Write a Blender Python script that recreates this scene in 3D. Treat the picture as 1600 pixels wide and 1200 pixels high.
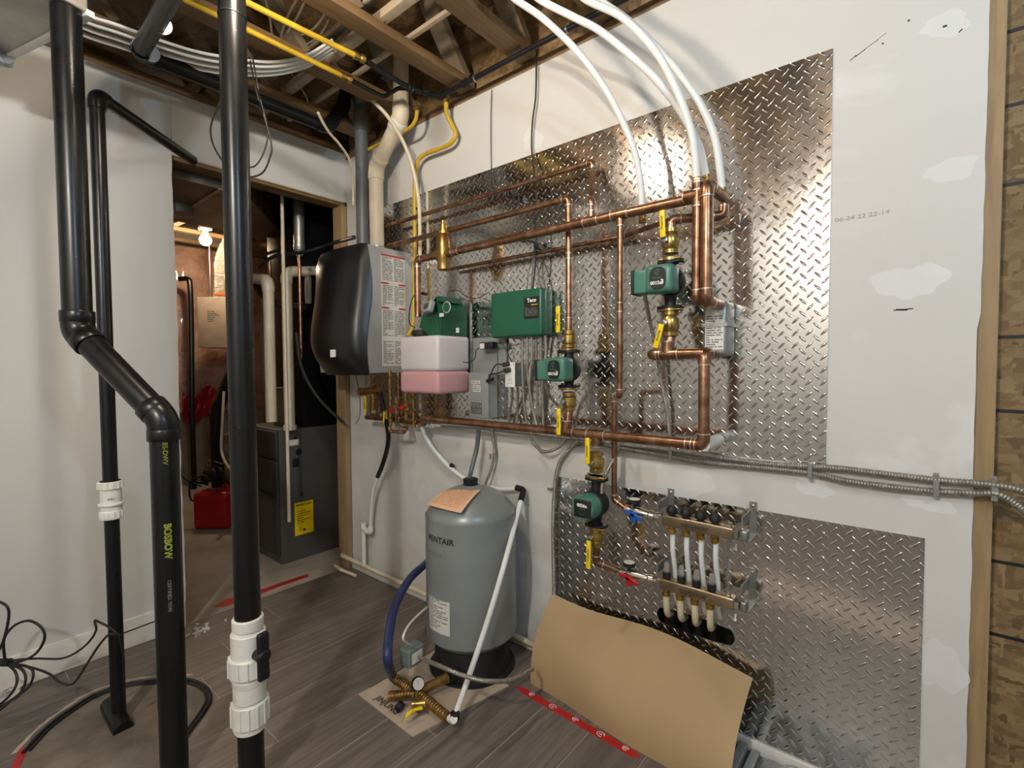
import bpy, bmesh, math, random
from mathutils import Vector, Matrix
random.seed(7)
SC = bpy.context.scene
COL = SC.collection
for o in list(bpy.data.objects):
    bpy.data.objects.remove(o, do_unlink=True)
PI = math.pi
def V3(*a): return Vector(a[0]) if len(a) == 1 else Vector(a)
# ---------------------------------------------------------------- camera
FPX = 767.3; YAW = math.radians(39.853); PITCH = math.radians(-2.081); ROLL = math.radians(-.3405)
EYE = Vector((0, 0, 1.2801)); WY = 1.7259; LX = -2.7753; CZ = 2.5633
fw = Vector((-math.sin(YAW)*math.cos(PITCH), math.cos(YAW)*math.cos(PITCH), math.sin(PITCH)))
rt = Vector((math.cos(YAW), math.sin(YAW), 0)); up = rt.cross(fw)
R2 = rt*math.cos(ROLL)+up*math.sin(ROLL); U2 = -rt*math.sin(ROLL)+up*math.cos(ROLL)
cd = bpy.data.cameras.new('camera'); cam = bpy.data.objects.new('camera', cd); COL.objects.link(cam)
m = Matrix((R2, U2, -fw)).transposed().to_4x4(); m.translation = EYE; cam.matrix_world = m
cd.sensor_fit = 'HORIZONTAL'; cd.sensor_width = 36; cd.lens = FPX/1600*36; cd.clip_start = .02
SC.camera = cam
SC.view_settings.view_transform = 'Standard'; SC.view_settings.look = 'None'
SC.view_settings.gamma = 1; SC.view_settings.use_curve_mapping = False
SC.view_settings.exposure = -0.26
w = bpy.data.worlds.new('world'); SC.world = w; w.use_nodes = True
w.node_tree.nodes['Background'].inputs[0].default_value = (.9, .93, 1, 1)
w.node_tree.nodes['Background'].inputs[1].default_value = .06
# lamp positions and powers (bulb objects are built from these further down)
BULBS = [  # name, location, glass radius, emission colour, strength, label
    ('light_bulb', (-1.25, .56, 2.46), .05, (1, .84, .66), 380, 'bare warm light bulb hanging between the ceiling trusses above the black pipes'),
    ('light_bulb', (.95, .15, 2.40), .04, (.55, .78, 1), 950, 'bare cool white light bulb near the right end of the mechanical room'),
    ('light_bulb', (-.3, -1.1, 2.42), .05, (1, .95, .88), 1500, 'added fill bulb at the unseen rear of the room, brightening the wall mirrored in the metal sheets'),  # added fill, out of view: brightens the wall mirrored in the plates
]
FAR_BULB = ((-5.17, 1.73, 2.475), .05, (1, .76, .50), 420)

# rays through the frame, met with the room's planes
def ray(px, py): return fw+R2*((px-800)/FPX)-U2*((py-600)/FPX)
def W(px, py, o=0):                      # o metres in front of the plated wall
    d = ray(px, py); return EYE+d*((WY-o)/d.y)
def F(px, py, z=0):                      # at height z
    d = ray(px, py); return EYE+d*((z-EYE.z)/d.z)
def L_(px, py, x=LX):                    # on the plane x
    d = ray(px, py); return EYE+d*(x/d.x)
def D_(px, py, t): return EYE+ray(px, py)*t
def snap(pts, tol=.03):
    out = [Vector(pts[0])]
    for p in pts[1:]:
        p = Vector(p)
        for k in range(3):
            if abs(p[k]-out[-1][k]) < tol: p[k] = out[-1][k]
        out.append(p)
    return out
def WP(*c, tol=.03): return snap([W(*q) for q in c], tol)

# ---------------------------------------------------------------- materials
def lin(c):
    if isinstance(c, str): c = tuple(int(c[i:i+2], 16)/255 for i in (0, 2, 4))
    return tuple((v/12.92 if v <= .04045 else ((v+.055)/1.055)**2.4) for v in c)+(1,)
class NT:
    def __init__(s, name):
        s.m = bpy.data.materials.new(name); s.m.use_nodes = True; s.t = s.m.node_tree
        s.b = s.t.nodes['Principled BSDF']; s.co = None
    def n(s, typ, **k):
        q = s.t.nodes.new(typ)
        for a, v in k.items(): setattr(q, a, v)
        return q
    def l(s, a, b): s.t.links.new(a, b)
    def coord(s, scale=(1, 1, 1), rot=(0, 0, 0), loc=(0, 0, 0)):
        tc = s.n('ShaderNodeTexCoord'); mp = s.n('ShaderNodeMapping')
        mp.inputs['Scale'].default_value = scale; mp.inputs['Rotation'].default_value = rot; mp.inputs['Location'].default_value = loc
        s.l(tc.outputs['Object'], mp.inputs[0]); return mp.outputs[0]
    def noise(s, vec, scale, detail=4, rough=.5, dist=0):
        q = s.n('ShaderNodeTexNoise'); q.inputs['Scale'].default_value = scale; q.inputs['Detail'].default_value = detail
        q.inputs['Roughness'].default_value = rough; q.inputs['Distortion'].default_value = dist
        s.l(vec, q.inputs['Vector']); return q.outputs['Fac']
    def ramp(s, fac, stops, interp='LINEAR'):
        q = s.n('ShaderNodeValToRGB'); q.color_ramp.interpolation = interp
        e = q.color_ramp.elements
        while len(e) > 1: e.remove(e[-1])
        e[0].position = stops[0][0]; e[0].color = lin(stops[0][1])
        for p, c in stops[1:]:
            x = e.new(p); x.color = lin(c)
        s.l(fac, q.inputs[0]); return q.outputs[0]
    def math(s, op, a, b=None, clamp=False):
        q = s.n('ShaderNodeMath', operation=op, use_clamp=clamp)
        for i, v in enumerate((a, b)):
            if v is None: continue
            if isinstance(v, (int, float)): q.inputs[i].default_value = v
            else: s.l(v, q.inputs[i])
        return q.outputs[0]
    def mix(s, fac, a, b, typ='MIX'):
        q = s.n('ShaderNodeMix', data_type='RGBA', blend_type=typ)
        for i, v in ((0, fac), (6, a), (7, b)):
            if isinstance(v, (int, float)): q.inputs[i].default_value = v
            elif isinstance(v, (tuple, str)): q.inputs[i].default_value = lin(v) if isinstance(v, str) else v
            else: s.l(v, q.inputs[i])
        return q.outputs[2]
    def bump(s, h, strength=.3, dist=.002):
        q = s.n('ShaderNodeBump'); q.inputs['Strength'].default_value = strength; q.inputs['Distance'].default_value = dist
        s.l(h, q.inputs['Height']); s.l(q.outputs[0], s.b.inputs['Normal'])
    def base(s, c):
        if isinstance(c, str): s.b.inputs['Base Color'].default_value = lin(c)
        else: s.l(c, s.b.inputs['Base Color'])
    def set(s, **k):
        for a, v in k.items():
            a = a.replace('_', ' ')
            if isinstance(v, (int, float, tuple)): s.b.inputs[a].default_value = v
            else: s.l(v, s.b.inputs[a])
def simple(name, c, rough=.5, metal=0, var=.10, scale=14, bump=0, bs=120, **k):
    t = NT(name); v = t.coord(); f = t.noise(v, scale, 5)
    a = lin(c); d = tuple(x*(1-var*1.6) for x in a[:3])+(1,); b = tuple(min(1, x*(1+var)) for x in a[:3])+(1,)
    t.base(t.mix(t.math('MULTIPLY', t.math('SUBTRACT', f, .3), 2.2, True), d, b)); t.set(Roughness=rough, Metallic=metal, **k)
    if bump: t.bump(t.noise(v, bs, 3), bump, .001)
    return t.m
M = {}
M['copper'] = (lambda t: (t.base(t.ramp(t.noise(t.coord(), 22, 6, .65), [(.25, '674937'), (.45, '8c664d'), (.6, 'a88369'), (.78, 'cbab93')])),
    t.set(Metallic=.92, Roughness=t.math('ADD', t.math('MULTIPLY', t.noise(t.coord(), 35), .25), .2)), t.m)[-1])(NT('copper'))
M['brass'] = simple('brass', 'b59a5c', .32, .9, .3, 30)
M['brass_bright'] = simple('bright_brass', 'd2ab55', .25, .95, .2, 20)
M['bronze'] = simple('bronze', 'a8854c', .35, .9, .3, 30)
M['solder'] = simple('solder', 'd6cdbc', .35, .8, .1)
def abs_mat(name='abs_plastic', c='0c0d0e'):
    t = NT(name); v = t.coord(); sp = t.noise(v, 160, 2, .5); sp2 = t.noise(v, 9, 3)
    f = t.math('MULTIPLY', t.math('GREATER_THAN', sp, .76), t.math('GREATER_THAN', sp2, .55))
    t.base(t.mix(f, t.mix(t.noise(v, 6), lin(c), lin('17191a')), '8c8f8c')); t.set(Roughness=t.math('ADD', t.math('MULTIPLY', t.noise(v, 12), .16), .22), Specular_IOR_Level=.38); return t.m
M['abs'] = abs_mat()
M['black'] = simple('black_plastic', '16171a', .45, 0, .2)
M['rubber'] = simple('black_rubber', '1d1d1c', .6, 0, .2)
M['iron'] = simple('cast_iron', '1b1d20', .5, .3, .3, 40, .3)
M['blackcover'] = simple('glossy_black_cover', '121214', .33, 0, .2, 8, .04, 60)
M['pvc'] = simple('white_pvc', 'e4e2da', .4, 0, .05)
M['pvc_cream'] = simple('cream_pvc', 'd9cdb4', .45, 0, .08)
M['pvc_grey'] = simple('grey_pvc', '5d6063', .45, 0, .08)
M['pex'] = simple('pex', 'e2e4e3', .5, 0, .04, Subsurface_Weight=.1)
M['pex_old'] = simple('cream_pex', 'd3c8ab', .4, 0, .08, Subsurface_Weight=.1)
M['yellow'] = simple('yellow_coating', 'cba92e', .45, 0, .12)
M['yellowgrip'] = simple('yellow_vinyl', 'f2cf10', .35, 0, .04)
M['ink'] = simple('black_ink', '131313', .6, 0, .05)
M['ink_faint'] = simple('faint_ink', '8a8d90', .8, 0, .05)
M['ink_green'] = simple('green_ink', '8f9a2e', .6, 0, .2)
M['white_print'] = simple('white_print', 'e8e8e8', .6, 0, .03)
M['red_print'] = simple('red_print', 'b5242a', .6, 0, .05)
M['orange_ink'] = simple('orange_ink', 'b97f5c', .7, 0, .03)
M['grey_print'] = simple('grey_print', '6d6d6b', .6, 0, .05)
M['engraved'] = simple('engraved_lettering', '4b3c2b', .6, .3, .1)
M['green'] = simple('dark_green_enamel', '1d5b43', .35, 0, .08, 8)
M['greenpump'] = simple('green_pump_paint', '47796a', .35, 0, .10, 10)
M['greendark'] = simple('feeder_green', '175238', .38, 0, .1, 8, .05)
M['steel'] = simple('galvanised_steel', 'a9aba8', .35, .85, .2, 25)
M['chrome'] = simple('nickel', 'c9c6bd', .18, .95, .1)
M['bx'] = simple('armoured_cable_steel', '9c978d', .42, .6, .2, 60)
M['greybox'] = simple('grey_enamel', '8d9290', .45, .1, .06)
M['greybox_d'] = simple('dark_grey_enamel', '6f7b77', .45, .1, .08)
M['boilerside'] = simple('silver_case_paint', 'b4b5b2', .38, .35, .06, 5)
M['label'] = simple('paper_label', 'd6d4cd', .6, 0, .04)
M['tank'] = simple('grey_tank_paint', '858b8b', .32, .15, .06, 6, .05, 200)
M['blue'] = simple('navy_hose', '2b3562', .45, 0, .15)
M['cord'] = simple('black_cord', '1f1d1d', .55, 0, .2)
M['ductsteel'] = simple('galvanised_duct', 'b0aca4', .38, .7, .25, 6)
M['ductbrown'] = simple('dull_duct_steel', '8d8277', .42, .75, .25, 5)
M['ductblack'] = simple('dark_duct', '202226', .28, .6, .2, 5)  # near-black sheet metal for the plenum
M['foil'] = (lambda t: (t.base('ece8de'), t.set(Metallic=.85, Roughness=.16), t.bump(t.noise(t.coord(), 28, 6, .7, 1.5), 1, .03), t.m)[-1])(NT('foil'))
M['furnace'] = simple('furnace_grey', '5a5855', .4, .35, .08, 5)
M['furnace_d'] = simple('furnace_charcoal', '3b3b3d', .5, .2, .1, 5)
M['red'] = simple('red_plastic', 'b3161c', .35, 0, .1)
M['orange'] = simple('orange_plastic', 'd66a22', .4, 0, .1)
M['bluep'] = simple('blue_handle', '1d55a5', .35, 0, .1)
M['paper'] = simple('orange_paper', 'd9b18e', .7, 0, .05, 10)
M['cardboard'] = (lambda t: (t.base(t.mix(t.noise(t.coord(), 4, 3), '9d8461', 'b79d76')), t.set(Roughness=.75), t.bump(t.noise(t.coord(scale=(1, 1, 1)), 260, 3), .25, .001), t.m)[-1])(NT('kraft_cardboard'))
M['cardlight'] = simple('pale_cardboard', 'b5a594', .75, 0, .08)
M['redfilm'] = simple('red_sheathing_tape', 'b81d22', .35, 0, .1)
M['glass_clear'] = (lambda t: (t.base('e8e0dc'), t.set(Roughness=.1, Transmission_Weight=.8, IOR=1.4), t.m)[-1])(NT('clear_plastic'))
M['gaugeface'] = simple('gauge_face', 'dcd9cf', .4)
M['screen'] = simple('display_screen', '43463f', .2)

def wood(name, c1='8a6a43', c2='c39c6b', axis=1, rough=.65):
    t = NT(name); s = [14, 14, 14]; s[axis] = 1.2
    v = t.coord(scale=tuple(s)); n1 = t.noise(v, 3, 8, .65, .6); big = t.noise(t.coord(), 1.3, 2)
    c = t.ramp(n1, [(.25, c1), (.55, c2), (.8, c2)]); t.base(t.mix(big, c, lin(c1))); t.set(Roughness=rough); t.bump(n1, .25, .002); return t.m
M['wood_x'] = wood('spruce_along_x', '66503a', '9c7e5b', 0)
M['wood_y'] = wood('spruce_along_y', '5f4a34', '96774f', 1)
M['wood_z'] = wood('spruce_along_z', '836a4c', 'b2986e', 2)
M['wood_old'] = wood('weathered_spruce', '6f6250', '9c8d76', 1)
def osb(name, dark=0):
    t = NT(name); cols = None
    prev = None
    for i, (sc, rot) in enumerate((((16, 40, 60), .3), ((58, 22, 16), 1.1), ((28, 36, 50), 2.2))):
        v = t.coord(scale=sc, rot=(rot, rot*.7, rot))
        d = t.n('ShaderNodeVectorMath', operation='ADD'); nz = t.n('ShaderNodeTexNoise'); nz.inputs['Scale'].default_value = 1.6; t.l(v, nz.inputs['Vector'])
        t.l(v, d.inputs[0]); t.l(nz.outputs['Color'], d.inputs[1])
        vo = t.n('ShaderNodeTexVoronoi'); vo.inputs['Scale'].default_value = 1.0; t.l(d.outputs[0], vo.inputs['Vector'])
        sep = t.n('ShaderNodeSeparateColor'); t.l(vo.outputs['Color'], sep.inputs[0])
        c = t.ramp(sep.outputs[0], [(0, '6b5233'), (.2, '836946'), (.5, '927850'), (.8, 'a58a60'), (1, '77603e')])
        if prev is None: prev = c; hb = sep.outputs[1]
        else: prev = t.mix(t.math('GREATER_THAN', sep.outputs[1], .55), prev, c)
    fib = t.noise(t.coord(), 70, 6, .8)
    c = t.mix(t.math('MULTIPLY', fib, .55), prev, lin('4d3a24'))
    t.base(c); t.set(Roughness=.75); t.bump(t.math('ADD', hb, fib), .3, .003); return t.m
M['osb'] = osb('osb_board')
def drywall(name, c='cfcdc8', patches=True):
    t = NT(name); v = t.coord(); f = t.noise(v, 2.2, 3)
    c0 = t.mix(f, lin('c6c5c1'), lin('d2d0cb'))
    if patches:
        g = t.math('MULTIPLY', t.math('SUBTRACT', t.noise(t.coord(scale=(1, 1, 1.3), loc=(3.1, 0, 1.7)), 2.6, 4, .55, .4), .58), 18, True)
        c0 = t.mix(t.math('MULTIPLY', g, .45), c0, lin('dcdcda'))
    t.base(c0); t.set(Roughness=.8); t.bump(t.noise(v, 300, 2), .12, .001); return t.m
M['drywall'] = drywall('primed_drywall'); M['drywall2'] = drywall('painted_drywall', patches=False)
M['plaster'] = simple('joint_compound', 'd5d5d3', .8, 0, .02)
M['drykraft'] = simple('torn_drywall_paper', 'b5a48c', .85, 0, .1)
def diamond(name):
    t = NT(name); P = .038
    tc = t.coord(); se = t.n('ShaderNodeSeparateXYZ'); t.l(tc, se.inputs[0])
    def loz(off, s):
        u = t.math('SUBTRACT', t.math('FRACT', t.math('ADD', t.math('DIVIDE', se.outputs[0], P), 50+off)), .5)
        v = t.math('SUBTRACT', t.math('FRACT', t.math('ADD', t.math('DIVIDE', se.outputs[2], P), 50+off)), .5)
        a = t.math('MULTIPLY', t.math('ADD', u, t.math('MULTIPLY', v, s)), .7071)
        b = t.math('MULTIPLY', t.math('SUBTRACT', t.math('MULTIPLY', u, s), v), .7071)
        a2 = t.math('POWER', t.math('ABSOLUTE', t.math('DIVIDE', a, .37)), 1.8)
        b2 = t.math('POWER', t.math('ABSOLUTE', t.math('DIVIDE', b, .092)), 1.6)
        return t.math('SUBTRACT', 1, t.math('ADD', a2, b2), True)
    h = t.math('MAXIMUM', loz(0, 1), loz(.5, -1))
    wv = t.noise(tc, 9, 2, .4); w2 = t.noise(tc, 55, 2, .5)
    hh = t.math('ADD', t.math('MULTIPLY', t.math('POWER', h, .7), 1.0), t.math('ADD', t.math('MULTIPLY', wv, .40), t.math('MULTIPLY', w2, .10)))
    t.base(t.mix(t.noise(tc, 3, 2), lin('cfcdca'), lin('dcdad7'))); t.set(Metallic=1, Roughness=t.math('ADD', t.math('MULTIPLY', t.noise(tc, 20, 3), .08), .09))
    t.bump(hh, 1, .0021); return t.m
M['diamond'] = diamond('aluminium_tread_plate')
def laminate():
    t = NT('grey_wood_laminate'); PW = .2; PL = 1.22
    tc = t.coord(); se = t.n('ShaderNodeSeparateXYZ'); t.l(tc, se.inputs[0])
    u = t.math('DIVIDE', t.math('ADD', se.outputs[0], 10.07), PW); iu = t.math('FLOOR', u); fu = t.math('FRACT', u)
    rnd = t.n('ShaderNodeTexWhiteNoise', noise_dimensions='1D'); t.l(iu, rnd.inputs['W'])
    v = t.math('ADD', t.math('DIVIDE', t.math('ADD', se.outputs[1], 10), PL), rnd.outputs['Value']); iv = t.math('FLOOR', v); fv = t.math('FRACT', v)
    rn2 = t.n('ShaderNodeTexWhiteNoise', noise_dimensions='2D'); cb = t.n('ShaderNodeCombineXYZ'); t.l(iu, cb.inputs[0]); t.l(iv, cb.inputs[1]); t.l(cb.outputs[0], rn2.inputs['Vector'])
    shift = t.n('ShaderNodeVectorMath', operation='MULTIPLY_ADD'); t.l(rn2.outputs['Color'], shift.inputs[0]); shift.inputs[1].default_value = (9, 9, 9)
    t.l(t.coord(scale=(14, .9, 1)), shift.inputs[2])
    g = t.noise(shift.outputs[0], 2.4, 9, .68, .8); g2 = t.noise(shift.outputs[0], 7, 4, .6, 1.5)
    c = t.ramp(g, [(.28, '4f4742'), (.45, '6b625c'), (.6, '827972'), (.78, '6a605a')])
    c = t.mix(t.math('MULTIPLY', g2, .35), c, lin('453d38'))
    c = t.mix(t.math('MULTIPLY', rn2.outputs['Value'], .45), c, lin('5b534d'))
    e = t.math('MINIMUM', t.math('MULTIPLY', t.math('MINIMUM', fu, t.math('SUBTRACT', 1, fu)), PW), t.math('MULTIPLY', t.math('MINIMUM', fv, t.math('SUBTRACT', 1, fv)), PL))
    seam = t.math('LESS_THAN', e, .0016)
    t.base(t.mix(t.math('MULTIPLY', seam, .75), c, lin('a39a92'))); t.set(Roughness=.42); t.bump(t.math('SUBTRACT', g, t.math('MULTIPLY', seam, .6)), .2, .002); return t.m
M['laminate'] = laminate()
M['concrete'] = (lambda t: (t.base(t.ramp(t.noise(t.coord(), 3, 8, .6), [(.3, '8d8377'), (.6, 'a99f92'), (.8, 'b9b0a4')])), t.set(Roughness=.8), t.bump(t.noise(t.coord(), 60, 5), .3, .002), t.m)[-1])(NT('concrete'))
M['patch'] = (lambda t: (t.base(t.ramp(t.noise(t.coord(), 7, 8, .65), [(.3, '5e5348'), (.55, '7b7064'), (.75, '8a8073')])), t.set(Roughness=.85), t.bump(t.noise(t.coord(), 60, 5), .4, .003), t.m)[-1])(NT('dusty_concrete'))
M['insul'] = (lambda t: (t.base(t.ramp(t.noise(t.coord(), 4, 6, .6), [(.3, '8d6454'), (.5, 'b98f7c'), (.75, 'd0ac98')])), t.set(Roughness=.35, Coat_Weight=.4), t.bump(t.noise(t.coord(), 9, 6, .6, 1), 1, .03), t.m)[-1])(NT('pink_insulation_under_poly'))
def emis(name, c, s):
    t = NT(name); t.base('ffffff'); t.b.inputs['Emission Color'].default_value = tuple(c)+(1,); t.b.inputs['Emission Strength'].default_value = s; return t.m

# ---------------------------------------------------------------- mesh tools
def frame(d, ref=None):
    d = Vector(d).normalized(); a = Vector(ref) if ref else (Vector((0, 0, 1)) if abs(d.z) < .9 else Vector((1, 0, 0)))
    x = (a-d*a.dot(d)).normalized(); y = d.cross(x); return x, y
def smooth(pts, n=8):
    pts = [Vector(p) for p in pts]
    if len(pts) < 3: return pts
    P = [pts[0]*2-pts[1]]+pts+[pts[-1]*2-pts[-2]]; out = []
    for i in range(1, len(P)-2):
        for k in range(n):
            t = k/n; a, b, c, d = P[i-1], P[i], P[i+1], P[i+2]
            out.append(.5*((2*b)+(c-a)*t+(2*a-5*b+4*c-d)*t*t+(3*b-a-3*c+d)*t*t*t))
    out.append(pts[-1]); return out
def fillet(pts, r, n=6):
    pts = [Vector(p) for p in pts]; out = [pts[0]]; arcs = []
    for i in range(1, len(pts)-1):
        a, b, c = pts[i-1], pts[i], pts[i+1]; u = (a-b); v = (c-b); lu, lv = u.length, v.length
        if lu < 1e-6 or lv < 1e-6: continue
        u /= lu; v /= lv; ang = u.angle(v)
        if ang > PI-.05: out.append(b); continue
        k = min(r/math.tan(ang/2), lu*.49, lv*.49); rr = k*math.tan(ang/2)
        p0 = b+u*k; p1 = b+v*k; cen = b+(u+v).normalized()*(rr/math.sin(ang/2))
        x = (p0-cen); y = (p1-cen); th = x.angle(y); arc = []
        for j in range(n+1):
            f = j/n; arc.append(cen+(x*math.sin((1-f)*th)+y*math.sin(f*th))/math.sin(th))
        out += arc; arcs.append((arc, u, v))
    out.append(pts[-1]); return out, arcs
class MB:
    def __init__(s): s.v = []; s.f = []
    def quad(s, a, b, c, d):
        i = len(s.v); s.v += [Vector(a), Vector(b), Vector(c), Vector(d)]; s.f.append((i, i+1, i+2, i+3)); return s
    def tube(s, pts, r, n=14, cap=True):
        pts = [Vector(p) for p in pts]; q = [pts[0]]; rs = [r(0) if callable(r) else r]
        tot = 0; rl = isinstance(r, (list, tuple)); rs = [r[0] if rl else (r(0) if callable(r) else r)]
        for k, p in enumerate(pts[1:], 1):
            dd = (p-q[-1]).length
            if dd < 1e-6 and not rl: continue
            tot += dd; q.append(p); rs.append(r[k] if rl else (r(tot) if callable(r) else r))
        if len(q) < 2: return s
        d0 = next((q[i+1]-q[i]) for i in range(len(q)-1) if (q[i+1]-q[i]).length > 1e-7); x, y = frame(d0); base = len(s.v); pd = d0.normalized()
        for i, p in enumerate(q):
            d = (q[min(i+1, len(q)-1)]-q[max(i-1, 0)])
            d = pd if d.length < 1e-7 else d.normalized()
            x = x-d*x.dot(d); x.normalize(); y = d.cross(x); pd = d
            for k in range(n):
                a = 2*PI*k/n; s.v.append(p+(x*math.cos(a)+y*math.sin(a))*rs[i])
        for i in range(len(q)-1):
            for k in range(n):
                a = base+i*n+k; b = base+i*n+(k+1) % n; s.f.append((a, b, b+n, a+n))
        if cap: s.f.append(tuple(base+k for k in reversed(range(n)))); s.f.append(tuple(base+(len(q)-1)*n+k for k in range(n)))
        return s
    def cyl(s, a, b, r, n=20): return s.tube([a, b], r, n)
    def lathe(s, o, d, prof, n=20, ref=None):     # prof: (along, radius)
        o = Vector(o); d = Vector(d).normalized(); x, y = frame(d, ref); base = len(s.v)
        for h, r in prof:
            for k in range(n):
                a = 2*PI*k/n; s.v.append(o+d*h+(x*math.cos(a)+y*math.sin(a))*max(r, 1e-5))
        for i in range(len(prof)-1):
            for k in range(n):
                a = base+i*n+k; b = base+i*n+(k+1) % n; s.f.append((a, b, b+n, a+n))
        s.f.append(tuple(base+k for k in reversed(range(n)))); s.f.append(tuple(base+(len(prof)-1)*n+k for k in range(n)))
        return s
    def box(s, lo, hi, bev=0):
        lo = Vector(lo); hi = Vector(hi)
        lo, hi = Vector([min(a, b) for a, b in zip(lo, hi)]), Vector([max(a, b) for a, b in zip(lo, hi)])
        return s.obox((lo+hi)/2, (1, 0, 0), (0, 1, 0), (0, 0, 1), (hi-lo)/2, bev)
    def obox(s, c, x, y, z, h, bev=0):
        c = Vector(c); x, y, z = [Vector(k).normalized() for k in (x, y, z)]; base = len(s.v)
        if bev <= 0:
            for k in (-1, 1):
                for (i, j) in ((-1, -1), (1, -1), (1, 1), (-1, 1)): s.v.append(c+x*h[0]*i+y*h[1]*j+z*h[2]*k)
            for f in ((3, 2, 1, 0), (4, 5, 6, 7), (0, 1, 5, 4), (1, 2, 6, 5), (2, 3, 7, 6), (3, 0, 4, 7)): s.f.append(tuple(base+i for i in f))
            return s
        bm = bmesh.new(); bmesh.ops.create_cube(bm, size=2)
        for v in bm.verts: v.co = Vector((v.co.x*h[0], v.co.y*h[1], v.co.z*h[2]))
        bmesh.ops.bevel(bm, geom=list(bm.edges), offset=min(bev, min(h)*.95), segments=4, profile=.5, affect='EDGES')
        bm.verts.index_update()
        for v in bm.verts: s.v.append(c+x*v.co.x+y*v.co.y+z*v.co.z)
        for f in bm.faces: s.f.append(tuple(base+v.index for v in f.verts))
        bm.free(); return s
    def bar(s, a, b, w, t, ref=(0, 0, 1), bev=0):     # rectangular bar from a to b, w along ref, t across
        a = Vector(a); b = Vector(b); d = b-a; x, y = frame(d, ref)
        return s.obox((a+b)/2, x, y, d, (w/2, t/2, d.length/2), bev)
    def sphere(s, c, r, n=16, sc=(1, 1, 1)):
        c = Vector(c); return s.lathe_s(c, r, n, sc)
    def lathe_s(s, c, r, n, sc):
        base = len(s.v); m = n//2
        for i in range(m+1):
            th = PI*i/m
            for k in range(n):
                a = 2*PI*k/n; s.v.append(c+Vector((math.sin(th)*math.cos(a)*r*sc[0], math.sin(th)*math.sin(a)*r*sc[1], -math.cos(th)*r*sc[2])))
        for i in range(m):
            for k in range(n):
                a = base+i*n+k; b = base+i*n+(k+1) % n; s.f.append((a, b, b+n, a+n))
        return s
    def grid(s, fn, nu, nv, th=0):
        base = len(s.v)
        for i in range(nu+1):
            for j in range(nv+1): s.v.append(Vector(fn(i/nu, j/nv)))
        for i in range(nu):
            for j in range(nv):
                a = base+i*(nv+1)+j; s.f.append((a, a+nv+1, a+nv+2, a+1))
        return s
class Ent: pass
def setp(o, label=None, cat=None, group=None, kind=None):
    if label: o['label'] = label
    if cat: o['category'] = cat
    if group: o['group'] = group
    if kind: o['kind'] = kind
    return o
def thing(name, label, cat, base, group=None):
    o = bpy.data.objects.new(name, None); o.empty_display_size = .05; COL.objects.link(o); o.location = Vector(base); o['_b'] = 0; del o['_b']
    return setp(o, label, cat, group)
def wloc(o):
    p = Vector(o.location)
    while o.parent: o = o.parent; p += Vector(o.location)
    return p
def mesh(name, mb, mat, parent=None, base=None, sharp=35, solid=0):
    org = wloc(parent) if parent else (Vector(base) if base is not None else sum(mb.v, Vector())/max(1, len(mb.v)))
    me = bpy.data.meshes.new(name); me.from_pydata([tuple(v-org) for v in mb.v], [], mb.f); me.validate()
    bm = bmesh.new(); bm.from_mesh(me); bmesh.ops.remove_doubles(bm, verts=bm.verts, dist=2e-6)
    bmesh.ops.recalc_face_normals(bm, faces=bm.faces)
    if solid: bmesh.ops.solidify(bm, geom=list(bm.faces), thickness=solid)
    bm.to_mesh(me); bm.free()
    me.polygons.foreach_set('use_smooth', [True]*len(me.polygons)); me.set_sharp_from_angle(angle=math.radians(sharp))
    me.materials.append(M[mat] if isinstance(mat, str) else mat)
    o = bpy.data.objects.new(name, me); COL.objects.link(o)
    if parent: o.parent = parent
    else: o.location = org
    return o
def single(name, mb, mat, label, cat, group=None, base=None, **k):
    return setp(mesh(name, mb, mat, None, base, **k), label, cat, group)
def struct(name, mb, mat, parent=None, **k):
    o = mesh(name, mb, mat, parent, base=None if parent else (0, 0, 0), **k)
    if not parent: o['kind'] = 'structure'
    return o
FONTC = {}
def text(name, s, size, c, x, y, mat, parent, depth=.0006, fn=None, bold=0, sx=1):
    cu = bpy.data.curves.new('txt', 'FONT'); cu.body = s; cu.size = size; cu.align_x = 'CENTER'; cu.align_y = 'CENTER'; cu.extrude = 0; cu.offset = bold; cu.resolution_u = 3
    to = bpy.data.objects.new('txt', cu); COL.objects.link(to)
    me = bpy.data.meshes.new_from_object(to); bpy.data.objects.remove(to); bpy.data.curves.remove(cu)
    x = Vector(x).normalized(); y = Vector(y).normalized(); n = x.cross(y); mb = MB()
    for v in me.vertices:
        mb.v.append(fn(v.co.x*sx, v.co.y) if fn else Vector(c)+x*v.co.x*sx+y*v.co.y+n*depth)
    mb.f = [tuple(p.vertices) for p in me.polygons]; bpy.data.meshes.remove(me)
    if not mb.f: return None
    return mesh(name, mb, mat, parent, sharp=80)
EX, EY, EZ = Vector((1, 0, 0)), Vector((0, 1, 0)), Vector((0, 0, 1)); OUT = Vector((0, -1, 0))
def lines(name, c, x, y, w, h, rows, mat, parent, depth=.0008, seed=1, fill=.5):
    # printed text blocks too small to read
    r = random.Random(seed); mb = MB(); x = Vector(x).normalized(); y = Vector(y).normalized(); n = x.cross(y); c = Vector(c)+n*depth
    for i in range(rows):
        yy = h/2-(i+.5)*h/rows; p = -w/2
        while p < w/2-.004:
            l = min(r.uniform(.006, .03), w/2-p); a = c+x*p+y*(yy-h/rows*fill/2); b = c+x*(p+l)+y*(yy-h/rows*fill/2); u = y*h/rows*fill
            mb.quad(a, b, b+u, a+u); p += l+.004
            if r.random() < .12: break
    return mesh(name, mb, mat, parent)
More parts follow.
